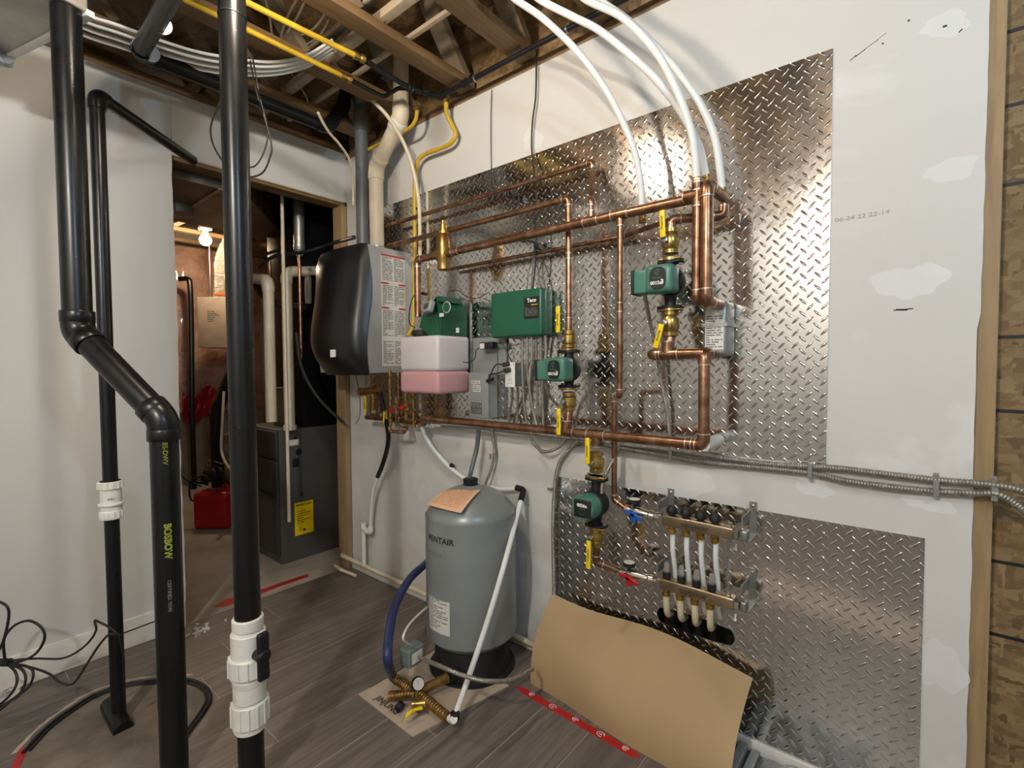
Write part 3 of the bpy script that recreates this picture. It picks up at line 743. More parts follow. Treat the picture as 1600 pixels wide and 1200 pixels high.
# air separator
sx = W(693, 390, o1).x; sz = zz
sp = thing('air_separator', 'tall brass air separator on the upper copper main', 'valve', (sx, WY-o1, sz-.07))
mesh('body', MB().lathe((sx, WY-o1, sz-.075), EZ, [(0, .018), (.004, .029), (.04, .029), (.05, .033), (.085, .033), (.15, .029), (.165, .018)], 24), 'bronze', sp)
mesh('port', MB().cyl((sx-.05, WY-o1, sz), (sx+.05, WY-o1, sz), .0215, 20), 'bronze', sp)
mesh('vent_cap', MB().lathe((sx, WY-o1, sz+.088), EZ, [(0, .018), (.002, .024), (.014, .024), (.016, .017), (.045, .016), (.05, .010), (.062, .009)], 20), 'brass_bright', sp)
# slim riser with PEX adapter
xs = W(1090, 400, .21).x; ys = WY-.215
zt_ = W(1089, 282, .215).z; zb_ = W(1088, 468, .215).z
xb = W(1105, 400, .22).x; yb_ = WY-.225
run('copper_riser', 'slim copper riser left of the fat one, turning back to the heat exchanger', [(xs, ys, zt_), (xs, ys, zb_), (xs+.03, WY-.115, zb_-.012)], .0145, group=GC, tees=[((xs, ys, zz), EZ, -EX, .07, .0165)], couple=[((xs, ys, zt_-.015), EZ, .03)])
zt2 = W(1108, 287, .225).z; zb2 = W(1105, 470, .225).z
run('copper_riser', 'fat copper riser beside the heat exchanger with elbows at both ends', [(xb, WY-.06, zt2), (xb, yb_, zt2), (xb, yb_, zb2), (xb, WY-.1, zb2)], .0175, group=GC)
# horizontal pair near the wall
o2 = .10; z2 = (W(1045, 345, o2).z+W(1128, 318, o2).z)/2
zhx = z2
xv1 = W(1048, 400, .14).x
zv = W(1048, 343, .14).z
run('copper_pipe', 'copper branch feeding the right hand circulator from behind the risers', [(xb, WY-.07, zt2-.02), (xb, WY-.07, zv), (xv1, WY-.14, zv), (xv1, WY-.14, zv-.05)], .0145, group=GC)
th0 = W(965, 366, .03); th1 = W(705, 417, .03)
run('copper_pipe', 'thin copper tube running along the tread plate under the upper main', [Vector((xv1, WY-.14, zv)), Vector((W(975, 362, .05).x, WY-.05, zv)), Vector((W(700, 419, .04).x, WY-.05, zv-.0))], .0085, group=GC)
# upper line A and B
oA = .06
a0_, a1_, a2_ = W(605, 353, oA), W(926, 253, oA), W(924, 338, o1)
zA = (a0_.z+a1_.z)/2
run('copper_pipe', 'topmost copper line across the tread plate, elbowing down to the main', [(a0_.x, WY-oA, zA), (a1_.x, WY-oA, zA), (a1_.x, WY-oA, zA-.03), (W(924, 346, o1).x, WY-o1+.0, zz+.07), (W(924, 346, o1).x, WY-o1, zz+.02)], .0105, group=GC)
oB = .14; b0, b1, b2 = W(607, 381, oB), W(888, 316, oB), W(889, 520, oB); zB = (b0.z+b1.z)/2
xp2 = W(889, 520, oB).x
run('copper_pipe', 'second copper line from the boiler, dropping to the middle circulator', [(b0.x, WY-oB, zB), (xp2, WY-oB, zB), (xp2, WY-oB, W(889, 505, oB).z)], .0125, group=GC, couple=[((xp2, WY-oB, W(889, 400, oB).z), EZ, .02), ((xp2, WY-oB, W(888, 508, oB).z), EZ, .055)])
# small clips holding upper line
for px, py, o_ in ((795, 304, oA), (814, 372, .17), (838, 384, .10)):
    p = W(px, py, o_); t = thing('pipe_clip', {795: 'black clip holding the topmost copper line', 814: 'black clip around the upper copper main', 838: 'black clip on the tread plate under the upper main'}[px], 'clip', p, None)
    mesh('clip_body', MB().obox(p+OUT*(-.01), EX, EY, EZ, (.007, .02, .013), .003), 'black', t); mesh('clip_base', MB().box((p.x-.008, WY-.006, p.z-.01), (p.x+.008, WY-.004, p.z+.01)), 'black', t)
    mesh('standoff', MB().cyl((p.x, WY-.004, p.z), (p.x, p.y, p.z), .004, 10), 'black', t)
# thin vertical P
oP = o1; xP = W(969, 400, oP).x; z_a = zz-.02; z_b = W(970, 618, oP).z; x_c = W(957, 640, .13).x
oM = .16
zc_ = W(956, 776, .12).z
xm0 = W(978, 793, .11)
run('copper_pipe', 'slender copper drop from the upper main to the blue handled manifold valve', [(xP, WY-oP, z_a), (xP, WY-oP, z_b), (x_c, WY-.115, z_b-.006), (x_c, WY-.115, zc_-.01), (xm0.x, WY-.115, xm0.z)], .0105, group=GC, couple=[((xP, WY-oP, W(969, 480, oP).z), EZ, .03)])
# bottom main
n0_ = W(660, 652, oM); n1_ = W(1095, 697, oM); zN = (n0_.z+n1_.z)/2; xr = W(1100, 620, oM).x; zr = W(1101, 552, oM).z
xp3 = W(932, 700, oM).x
run('copper_pipe', 'lower copper return main under the circulators, ending in an upright on the right', [(n0_.x, WY-oM, zN), (xr, WY-oM, zN), (xr, WY-oM, zr), (xr, WY-.09, zr)], .0175, group=GC,
    tees=[((xp2, WY-oM, zN), EX, EZ, .07, .0165), ((xp3, WY-oM, zN), EX, -EZ, .07, .0165)], couple=[((W(1080, 695, oM).x, WY-oM, zN), EX, .03)])
mesh('back_stub', MB().tube([(xr, WY-oM, zN), (xr, WY-.012, zN+.0)], .0195, 20), 'label', bpy.data.objects[[o.name for o in COL.objects if o.name.startswith('copper_pipe')][-1]])
run('copper_pipe', 'short horizontal copper header under the right circulator', [(xr, WY-oM, zr), (W(1017, 552, oM).x, WY-oM, zr), (W(1017, 552, oM).x, WY-.06, zr-.005)], .0165, group=GC, tees=[((xv1, WY-oM, zr), EX, EZ, .07, .0165)])
# lower return to red valve
oR = .13
xq = W(969, 892, .11); zq = xq.z; zt3 = W(933, 845, oM).z
run('copper_pipe', 'copper elbow from the lowest circulator to the red handled manifold valve', [(xp3, WY-oM, zt3), (xp3, WY-oM, W(940, 880, oM).z), (xq.x, WY-.115, zq)], .0135, group=GC, couple=[((xq.x-.01, WY-.115, zq), EX, .02)])
# boiler connections behind the plates
for i, (px, y0, y1, o_, r_, lab) in enumerate(((583, 586, 640, .10, .010, 'first small copper tail under the boiler'), (609, 578, 665, .16, .0085, 'beaded brass and copper tail under the boiler, right of centre'), (622, 590, 660, .12, .0085, 'copper tail under the boiler next to the white plastic tank'), (634, 600, 672, .10, .010, 'copper tail under the white plastic tank'))):
    a = W(px, y0, o_); b = W(px, y1, o_); b.x = a.x; a.z = max(a.z, ZB0)
    t = run('boiler_tail', lab, [a, b], r_, 'copper' if i % 2 == 0 else 'bronze', group='pipes under the boiler', ring=False)
    mb = MB(); nb = 5
    for k in range(nb):
        f = (k+.5)/nb; p = a.lerp(b, f); mb = MB().lathe(p-EZ*.006, EZ, [(0, r_*1.05), (.002, r_*1.5), (.009, r_*1.5), (.011, r_*1.05)], 6); mesh('nut', mb, 'brass', t)
a = W(609, 665, .16); b = W(632, 671, .14)
run('boiler_tail', 'short looping copper bridge below the boiler tails', [a, a-EZ*.03, Vector((b.x, b.y, a.z-.03)), Vector((b.x, b.y, a.z+.0))], .009, group='pipes under the boiler')
# relief valve with tag
rv = thing('relief_valve', 'brass relief valve with a yellow paper tag at the boiler foot', 'valve', W(582, 612, .2))
a = W(566, 612, .2); b = W(592, 610, .2)
mesh('body', MB().tube([a, b], .021, 20).tube([W(583, 612, .2), W(583, 640, .2)], .017, 18), 'bronze', rv)
mesh('cap', MB().lathe(a, (a-b), [(0, .018), (.002, .023), (.02, .023), (.022, .015)], 6), 'brass', rv)
mesh('outlet_nut', MB().lathe(W(583, 640, .2)-EZ*.02, EZ, [(0, .017), (.002, .021), (.018, .021)], 6), 'brass', rv)
q = W(570, 631, .245); mesh('warning_tag', MB().obox(q, (1, -.2, -.08), EZ, (.2, 1, 0), (.018, .040, .0008)), 'yellowgrip', rv)
lines('tag_print', q+Vector((.0, -.001, 0)), (1, -.2, -.08), EZ, .028, .06, 9, 'ink', rv.children[-1], depth=.0012)
a, b = W(594, 612, .2), W(603, 655, .18)
run('boiler_tail', 'dark discharge tube slanting down from the relief valve', [a, b], .012, 'iron', group='pipes under the boiler', ring=False)
flex('sensor_wire', 'thin black wire looping under the boiler pipes', [W(556, 586, .22), W(562, 620, .22), W(562, 650, .22), W(556, 662, .22)], .002, 'cord', 'wire')
flex('sensor_wire', 'thin black wire loop hanging in front of the boiler tails', [W(592, 602, .22), W(612, 640, .22), W(622, 662, .22), W(635, 668, .22), W(648, 655, .22), W(645, 640, .22), W(636, 630, .2)], .0018, 'cord', 'wire')

# ================================================================= BALL VALVES, FLANGES, CIRCULATORS
def ball_valve(label, c, r, hp, hq, stem_dir, h=.075, tail=True):
    # c: centre on the pipe, hp/hq: handle start and end
    c = Vector(c); t = thing('ball_valve', label, 'valve', c, 'yellow handled ball valves')
    pr = [(-h/2, r*1.05), (-h/2+.003, r*1.45), (-h/2+.014, r*1.45), (-h/2+.017, r*1.25), (-.014, r*1.62), (.014, r*1.62), (h/2-.017, r*1.25), (h/2-.014, r*1.45), (h/2-.003, r*1.45), (h/2, r*1.05)]
    mesh('body', MB().lathe(c, EZ, pr, 20), 'brass', t)
    hp, hq = Vector(hp), Vector(hq); sd = Vector(stem_dir).normalized()
    mesh('stem', MB().tube([c, c+sd*(r*1.4+.014)], .008, 14).lathe(c+sd*(r*1.4+.010), sd, [(0, .011), (.007, .011), (.009, .006)], 6), 'steel', t)
    piv = c+sd*(r*1.4+.016)
    d = (hq-hp).normalized(); x = d.cross(sd); 
    hd = mesh('handle', MB().bar(piv, hp+d*.004, .016, .003, x if x.length > .3 else EX), 'steel', t)
    nn = sd-d*sd.dot(d); nn.normalize(); w_ = d.cross(nn)
    mesh('grip', MB().obox((hp+hq)/2, w_, nn, d, (.0095, .0035, (hq-hp).length/2), .0034), 'yellowgrip', hd)
    g = MB(); L0 = (hq-hp).length; rr = random.Random(int(c.x*1000))
    for k in range(9):
        q = hp+d*(L0*(.28+.05*k))+nn*.0039; g.obox(q+w_*rr.uniform(-.001, .001), w_, d, nn, (.0035, rr.uniform(.0008, .0016), .0002))
    mesh('grip_marks', g, 'ink', hd)
    return t
def flange(name, c, z, r, t):
    c = Vector((c[0], c[1], z))
    mb = MB().obox(c, EX, EY, EZ, (.036, .020, .0045), .004).lathe(c-EZ*.0045, EZ, [(0, .027), (.009, .027)], 20)
    return mb, c
def circ_pump(label, x, y, ztop, zbot, zc, model, kind='ecm', r=.0165, brand=None):
    t = thing('circulator_pump', label, 'pump', (x, y, zbot), 'green circulator pumps')
    ax = Vector((x, y, 0)); ct = Vector((x, y, zc))
    vol = MB().lathe((x, y, zbot), EZ, [(0, .020), (.012, .018), ((zc-zbot)*.45, .021), (zc-zbot, .030), ((zc-zbot)+(ztop-zc)*.55, .021), (ztop-zbot-.012, .018), (ztop-zbot, .020)], 20)
    vol.lathe(ct+EY*.020, OUT, [(0, .030), (.006, .046), (.034, .050), (.044, .047)], 28)
    mesh('volute', vol, 'iron', t)
    for z, s in ((ztop, 1), (zbot, -1)):
        c = Vector((x, y, z-s*.004)); mesh('pump_flange', MB().obox(c, EX, EY, EZ, (.040, .019, .005), .004).lathe(c-EZ*.005, EZ, [(0, .027), (.010, .027)], 20), 'iron', t)
        c2 = Vector((x, y, z+s*.005)); mesh('isolation_flange', MB().obox(c2, EX, EY, EZ, (.040, .019, .004), .0035).lathe(c2-EZ*.004, EZ, [(0, .028), (.008, .028)], 20), 'brass', t)
        for k in (-1, 1): b = MB().lathe((x+k*.032, y, z-.016), EZ, [(0, .003), (.001, .0065), (.007, .0065), (.008, .004), (.024, .004), (.025, .0065), (.031, .0065)], 6); mesh('bolt', b, 'steel', t)
    if kind == 'ecm':
        y1 = y-.026; y2 = y-.098
        mesh('motor_housing', MB().obox((x-.002, (y1+y2)/2, zc), EX, EY, EZ, (.045, (y1-y2)/2, .045), .016), 'greenpump', t)
        mesh('cooling_rib', MB().obox((x-.002, y1+.002, zc), EX, EY, EZ, (.041, .010, .041), .01), 'iron', t)
        mesh('terminal_box', MB().obox((x-.066, (y1+y2)/2+.006, zc-.003), EX, EY, EZ, (.025, (y1-y2)/2-.006, .038), .006), 'greenpump', t)
        mesh('terminal_cover', MB().obox((x-.094, (y1+y2)/2+.006, zc-.003), EX, EY, EZ, (.005, (y1-y2)/2-.004, .040), .003), 'iron', t)
        fc = Vector((x-.002, y2-.001, zc))
        mb = MB(); base = 0; pts = []
        for i in range(40):
            a = 2*PI*i/40; s_, c_ = math.sin(a), math.cos(a); e = .55
            pts.append((.026*(abs(c_)**e)*(1 if c_ > 0 else -1), .034*(abs(s_)**.8)*(1 if s_ > 0 else -1)))
        mb.v = [fc+Vector((p, -.003, q)) for p, q in pts]+[fc+Vector((p, .003, q)) for p, q in pts]
        mb.f = [tuple(range(39, -1, -1)), tuple(range(40, 80))]+[(i, (i+1) % 40, 40+(i+1) % 40, 40+i) for i in range(40)]
        lp_ = mesh('name_plate', mb, 'ink', t)
        tf = fc+OUT*.003
        text('model_number', model, .0150, tf-EZ*.016-EX*.004, EX, EZ, 'white_print', lp_, .0005, bold=.0005); text('model_suffix', '3', .021, tf-EZ*.0145+EX*.016, EX, EZ, 'white_print', lp_, .0005, bold=.0007)
        text('series_name', brand or 'Viridian', .009, tf+EZ*.000, EX, EZ, 'greenpump', lp_, .0005)
        g = MB()
        for k in range(20):
            a = 2*PI*k/26+.6; a2 = a+2*PI/26; p = tf+EZ*.018; q1 = Vector((math.cos(a), 0, math.sin(a))); q2 = Vector((math.cos(a2), 0, math.sin(a2))); o_ = OUT*.0006
            g.quad(p+q1*.0072+o_, p+q2*.0072+o_, p+q2*.0088+o_, p+q1*.0088+o_)
        g.bar(tf+Vector((-.004, -.0006, .014)), tf+Vector((.005, -.0006, .023)), .0018, .0004, EX)
        mesh('emblem', g, 'greenpump', lp_)
    else:
        y1 = y-.022; y2 = y-.095
        mesh('motor_housing', MB().lathe((x, y1, zc), OUT, [(0, .046), (.02, .046), (.03, .044), (.066, .044), (.073, .040)], 32).obox((x-.01, (y1+y2)/2-.008, zc), EX, EY, EZ, (.040, .028, .036), .01), 'greenpump', t)
        mesh('motor_ring', MB().lathe((x, y1+.004, zc), OUT, [(0, .047), (.004, .050), (.020, .050), (.024, .047)], 32), 'iron', t)
        fc = Vector((x, y2-.0015, zc))
        lp_ = mesh('name_plate', MB().obox(fc, EX, EZ, OUT, (.034, .031, .004), .0038), 'ink', t); tf = fc+OUT*.004
        text('model_number', model, .016, tf+EZ*.012, EX, EZ, 'white_print', lp_, .0005, bold=.0006)
        text('series_name', brand or 'VT2218', .008, tf-EZ*.000, EX, EZ, 'greenpump', lp_, .0005)
        g = MB()
        for k in range(14):
            a = PI+PI*k/14; a2 = a+PI/14; p = tf-EZ*.012; q1 = Vector((math.cos(a), 0, math.sin(a))); q2 = Vector((math.cos(a2), 0, math.sin(a2))); o_ = OUT*.0006
            g.quad(p+q1*.008+o_, p+q2*.008+o_, p+q2*.0095+o_, p+q1*.0095+o_)
        mesh('emblem', g, 'greenpump', lp_)
    return t
yv = WY-.14
P1t, P1b = W(1048, 408, .14).z, W(1048, 482, .14).z
circ_pump('right hand green circulator pump between two yellow handles near the heat exchanger', xv1, yv, P1t, P1b, W(1042, 441, .14).z, '0015e', brand='Viridian')
ball_valve('ball valve with an upright yellow handle above the right circulator pump', (xv1, yv, (P1t+W(1048, 352, .14).z)/2+.005), .018, W(1036, 371, .19), W(1034, 323, .19), (-.12, -1, 0), h=.085)
ball_valve('ball valve with a leaning yellow handle below the right circulator pump', (xv1, yv, (P1b+W(1048, 530, .14).z)/2), .018, W(1034, 506, .20), W(1024, 544, .20), (-.12, -1, 0), h=.085)
run('copper_pipe', 'short copper nipple below the right circulator valve', [(xv1, yv, P1b-.09), (xv1, WY-oM+.01, zr+.02)], .0165, group=GC, ring=False)
P2t, P2b = W(888, 548, oB).z, W(889, 605, oB).z
circ_pump('middle green circulator pump beside the bundle of armoured cables', xp2, WY-oB, P2t, P2b, W(885, 577, oB).z, '0015e')
ball_valve('ball valve with an upright yellow handle above the middle circulator pump', (xp2, WY-oB, W(888, 530, oB).z), .0175, W(872, 520, .19), W(872, 478, .19), (-.12, -1, 0), h=.07)
ball_valve('ball valve with a hanging yellow handle below the middle circulator pump', (xp2, WY-oB, W(889, 627, oB).z), .0175, W(873, 638, .19), W(873, 680, .19), (-.12, -1, 0), h=.075)
run('copper_pipe', 'copper nipple joining the middle circulator valve to the lower main', [(xp2, WY-oB, W(889, 640, oB).z), (xp2, WY-oM+.01, zN+.02)], .0165, group=GC, ring=False)
P3t, P3b = W(932, 747, oM).z, W(933, 822, oM).z
circ_pump('lowest green circulator pump, with a rounded motor, above the cardboard', xp3, WY-oM, P3t, P3b, W(933, 786, oM).z, '0026e', kind='round')
ball_valve('ball valve with an upright yellow handle between the lower main and the lowest pump', (xp3, WY-oM, W(932, 722, oM).z), .0175, W(918, 725, .215), W(918, 684, .215), (-.1, -1, 0), h=.08)
ball_valve('ball valve with a hanging yellow handle beneath the lowest circulator pump', (xp3, WY-oM, W(934, 838, oM).z), .0175, W(920, 845, .22), W(919, 889, .22), (-.1, -1, 0), h=.075)
ball_valve('small drain valve with a short yellow lever under the boiler', W(603, 648, .18), .010, W(600, 643, .2), W(599, 661, .2), (-.4, -.9, 0), h=.05)

# heat exchanger
x0, x1 = W(1098, 515, .10).x, W(1135, 515, .10).x; z0, z1 = W(1120, 556, .10).z, W(1120, 470, .10).z
hx = thing('plate_heat_exchanger', 'flat metal plate heat exchanger strapped to the tread plate beside the risers', 'heat exchanger', (x0, WY-.03, z0))
mesh('plate_pack', MB().obox(((x0+x1)/2, WY-.052, (z0+z1)/2), EX, EY, EZ, ((x1-x0)/2, .048, (z1-z0)/2), .012), 'steel', hx)
mb = MB().box((x0+.008, WY-.1012, z0+.02), (x1-.008, WY-.1002, z1-.03)); mesh('rating_label', mb, 'label', hx)
lines('fine_print', ((x0+x1)/2, WY-.1012, (z0+z1)/2-.01), EX, EZ, (x1-x0)*.7, (z1-z0)*.6, 14, 'grey_print', hx.children[-1], seed=5)
mb = MB(); zc = (z0+z1)/2+.012; mb.box((x0-.004, WY-.104, zc-.006), (x1+.004, WY-.102, zc+.006)); mb.box((x1+.002, WY-.104, zc-.006), (x1+.004, WY-.004, zc+.006)); mb.box((x0-.004, WY-.104, zc-.006), (x0-.002, WY-.004, zc+.006)); mb.box((x0-.03, WY-.006, zc-.006), (x0-.002, WY-.004, zc+.006))
for k in range(9): 
    xx = x0+(x1-x0)*k/8; mb.lathe((xx, WY-.104, zc), OUT, [(0, .0035), (.0006, .0035)], 8)
mesh('hanger_strap', mb, 'steel', hx)

# ================================================================= PEX
for lab, pts in (('leftmost white tube curving from the ceiling down behind the upper copper main', ((780, -22, .45), (807, 0, .40), (850, 30, .33), (900, 78, .27), (940, 130, .22), (968, 180, .18), (990, 232, .15), (1001, 285, .13), (1004, 340, .12))),
                 ('white tube curving down just left of the brightest reflection into the riser tops', ((800, -34, .42), (845, 0, .36), (895, 26, .33), (940, 50, .30), (1000, 100, .26), (1034, 135, .23), (1066, 178, .18), (1092, 228, .14), (1104, 280, .12))),
                 ('white tube arching from the ceiling into the slim copper riser', ((870, -35, .30), (917, 0, .27), (972, 27, .26), (1022, 77, .25), (1050, 125, .24), (1071, 175, .225), (1084, 225, .217), (1089, 284, .215))),
                 ('rightmost white tube arching down behind the fat riser elbow', ((890, -30, .24), (940, 3, .22), (985, 35, .20), (1034, 82, .18), (1070, 127, .15), (1098, 170, .13), (1118, 220, .11), (1129, 300, .09)))):
    P = [W(*q) for q in pts]; P.insert(0, P[0]+Vector((-.12, -.06, .06)))
    t = thing('pex_tube', lab, 'tube', P[-1], 'white tubes arching from the ceiling'); mesh('tube_wall', MB().tube(smooth(P, 10), .0115, 16), 'pex', t)
    e = P[-1]; d = (P[-1]-P[-2]).normalized(); mesh('crimp_fitting', MB().lathe(e-d*.012, d, [(0, .0122), (.001, .0135), (.008, .0135), (.01, .012), (.016, .012), (.018, .0135), (.03, .013)], 18), 'bronze', t)
P = [W(*q) for q in ((560, 128, .3), (567, 142, .28), (585, 160, .25), (608, 185, .2), (633, 228, .15), (648, 275, .11), (655, 325, .09), (656, 370, .085), (656, 410, .085))]
t = thing('pex_tube', 'cream tube sweeping down in front of the cream vent to the air separator', 'tube', P[-1]); mesh('tube_wall', MB().tube(smooth(P, 10), .0095, 14), 'pex_old', t); mesh('tie', MB().lathe(W(653, 327, .09), EZ, [(0, .011), (.006, .011)], 14), 'black', t)
x_ = W(664, 330, .02).x; single('tape_strip', MB().box((x_-.008, WY-.0052, W(664, 420, .01).z), (x_+.008, WY-.0042, W(664, 300, .01).z)), 'label', 'vertical pale tape strip on the tread plate beside the yellow gas tube', 'tape')
P = [W(*q) for q in ((497, 176, .54), (505, 192, .5), (515, 208, .45), (530, 225, .38), (545, 248, .3), (551, 275, .24), (552, 320, .2))]
flex('pex_tube', 'thin cream tube dropping beside the grey flue at the doorway corner', P, .0065, 'pex_old', 'tube')

# ================================================================= GAS LINES
GY = 'yellow gas tubes'
def gas(label, pts, r=.0125, fit=()):
    P = smooth([Vector(p) for p in pts], 8); t = thing('gas_tube', label, 'pipe', P[0], GY); mesh('tube_wall', MB().tube(P, r, 16), 'yellow', t)
    for p, d in fit:
        p = Vector(p); d = Vector(d).normalized()
        mesh('fitting', MB().lathe(p, d, [(-.004, r), (-.003, r*1.45), (.014, r*1.45), (.016, r*1.15), (.026, r*1.15), (.027, r*1.6), (.044, r*1.6), (.046, r*1.2)], 8), 'brass', t)
zg = ZT-.035
a, b = F(250, -60, zg), F(554, 86, zg); gas('long yellow gas tube farther from the doorway, entering the black manifold', [a, a.lerp(b, .3)+Vector((.0, 0, .004)), a.lerp(b, .7), b], .011, [(b, b-a)])
a2, b2 = F(270, -10, zg-.0), F(534, 118, zg); gas('long yellow gas tube nearer the doorway, entering the black manifold', [a2, a2.lerp(b2, .4), b2], .011, [(b2, b2-a2)])
P = [W(*q) for q in ((697, 160, .07), (698, 178, .07), (706, 195, .055), (712, 210, .045), (704, 224, .045), (685, 233, .045), (664, 241, .045), (653, 252, .05), (649, 275, .05), (648, 310, .05), (648, 400, .05), (646, 500, .06), (638, 525, .08))]
gas('yellow gas riser zigzagging down the wall to the boiler', P, .0105, [(P[0], EZ)])
P = [W(*q) for q in ((652, 172, .14), (649, 188, .13), (640, 200, .12), (620, 212, .10), (590, 226, .10), (565, 240, .10))]
gas('short yellow gas tube bending behind the cream vent', P, .009, [(P[0], EZ)])
gi = thing('gas_manifold', 'black iron gas manifold along the ceiling at the plated wall', 'pipe', W(697, 140, .1))
zi = ZT-.02
pA = W(690, 150, .09); pA.z = zi; pB = Vector((-.2, pA.y, zi))
J1 = F(572, 100, zi); J2 = F(553, 128, zi); K = F(640, 138, zi)
mesh('long_run', MB().tube([pA-EX*.02, pB], .0115, 14), 'iron', gi)
mesh('branch', MB().tube(fillet([b+(b-a).normalized()*.03, K, pA-EX*.02], .02)[0], .0115, 14), 'iron', gi)
mesh('branch', MB().tube(fillet([b2+(b2-a2).normalized()*.03, F(600, 152, zi), F(622, 138, zi), K], .02)[0], .0095, 14), 'iron', gi)
for p, d in ((pA, EX), (K, K-b), (pA.lerp(pB, .1), EX), (F(600, 118, zi), K-b), (K.lerp(pA, .5), pA-K)):
    d = Vector(d).normalized(); mesh('tee', MB().lathe(p-d*.016, d, [(0, .014), (.002, .018), (.008, .018), (.010, .015), (.022, .015), (.024, .018), (.030, .018), (.032, .014)], 14), 'iron', gi)
mesh('drop', MB().tube([pA, W(697, 160, .07)+EZ*.04], .0115, 12), 'iron', gi)
for f in (.14, .45):
    p = pA.lerp(pB, f); mesh('strap', MB().tube([p-EX*.004, p+EX*.004], .014, 12).box((p.x-.008, p.y-.002, p.z), (p.x+.008, p.y+.002, ZT)), 'steel', gi)
a = W(838, 96, .02); t = [W(838, 96, .02), W(837, 150, .02), W(832, 190, .02), W(831, 236, .02), W(838, 300, .06), W(836, 340, .06), W(838, 380, .06), W(836, 420, .06), W(832, 452, .06)]
flex('signal_cable', 'dark cable hanging down the wall behind the copper lines to the green controller', t, .0035, 'cord', group='low voltage wires')
flex('signal_cable', 'thin brown wire hanging down the wall right of the yellow gas riser', [W(768, 140, .01), W(767, 180, .01), W(767, 240, .01), W(768, 275, .012), W(770, 300, .04)], .0018, 'cord', group='low voltage wires')
for px in (826, 832, 842):
    flex('signal_cable', {826: 'grey wire dropping into the green controller, left strand', 832: 'grey wire dropping into the green controller, middle strand', 842: 'grey wire dropping into the green controller, right strand'}[px], [W(838, 372, .05), W(834, 400, .04), W(px, 425, .04), W(px-2, 452, .06)], .0024, 'pvc_grey', group='low voltage wires')
# ================================================================= CONTROLS ON THE PLATE
# green zone controller
oz = .092
x1 = W(846, 450, oz).x
z1, z0 = W(806, 455, .09).z, W(806, 523, .09).z
z1 = W(846, 448, oz).z; z0 = W(846, 524, oz).z
x0 = W(766, 480, oz).x
gb = thing('zone_controller', 'dark green metal control box with a black printed panel on the tread plate', 'control box', ((x0+x1)/2, WY-.01, z0))
mesh('enclosure', MB().obox(((x0+x1)/2, WY-.040, (z0+z1)/2), EX, EY, EZ, ((x1-x0)/2-.003, .032, (z1-z0)/2-.003), .006), 'green', gb)
mesh('cover', MB().obox(((x0+x1)/2, WY-.070, (z0+z1)/2), EX, EY, EZ, ((x1-x0)/2, .022, (z1-z0)/2), .012), 'green', gb)
px0, px1 = W(819, 480, oz).x, W(842, 480, oz).x; pz1, pz0 = W(830, 464, oz).z, W(830, 498, oz).z
mesh('printed_panel', MB().box((px0, WY-.0932, pz0), (px1, WY-.0918, pz1)), 'ink', gb); pp = gb.children[-1]
text('brand_text', 'Taco', .022, ((px0+px1)/2+.002, WY-.0932, pz1-.014), (EX+EZ*.0), EZ, 'white_print', pp, bold=.0008, sx=1.1)
lines('fine_print', ((px0+px1)/2, WY-.0932, (pz0+pz1)/2-.014), EX, EZ, (px1-px0)*.85, (pz1-pz0)*.45, 7, 'grey_print', pp, seed=4)
mesh('yellow_line', MB().box(((px0+px1)/2-.0, WY-.0938, pz1-.034), (px1-.006, WY-.0933, pz1-.031)), 'yellowgrip', pp)
# power supply plate (grey) and transformer with plug
x0, x1 = W(735, 560, .02).x, W(797, 560, .02).x; z1, z0 = W(765, 527, .02).z, W(765, 586, .02).z
x0, x1 = W(738, 560, .018).x, W(790, 560, .018).x
jb = thing('cover_plate', 'plain grey blank cover plate below the green controller', 'cover plate', ((x0+x1)/2, WY-.01, z0))
mesh('plate', MB().obox(((x0+x1)/2, WY-.011, (z0+z1)/2), EX, EY, EZ, ((x1-x0)/2, .0065, (z1-z0)/2), .005), 'greybox', jb)
for sx_ in (.2, .8):
    for sz_ in (.15, .85): mesh('screw', MB().lathe((x0+(x1-x0)*sx_, WY-.0175, z0+(z1-z0)*sz_), OUT, [(0, .004), (.0015, .0035)], 10), 'steel', jb)
p = W(763, 540, .055); ad = thing('power_adapter', 'small black power adapter with a white label under the green controller', 'adapter', p)
mesh('adapter_body', MB().obox(p, EX, EY, EZ, (.040, .020, .016), .005), 'black', ad); mesh('label', MB().box((p.x-.034, p.y-.0215, p.z-.013), (p.x-.006, p.y-.0200, p.z+.010)), 'label', ad)
flex('low_voltage_cable', 'black cord from the power adapter to the white tank', [p-EX*.04, W(744, 548, .08), W(742, 560, .08), W(733, 566, .1), W(724, 566, .14)], .0022, 'cord', group='low voltage wires')
flex('low_voltage_cable', 'black cord from the power adapter to the outlet', [p+EX*.04, W(783, 536, .08), W(791, 548, .08), W(798, 562, .08), W(803, 570, .09)], .0022, 'cord', group='low voltage wires')
flex('low_voltage_cable', 'thin black wire hanging straight below the power adapter', [p+EX*.02-EZ*.015, W(776, 545, .06), W(778, 570, .06), W(777, 585, .06)], .0018, 'cord', group='low voltage wires')
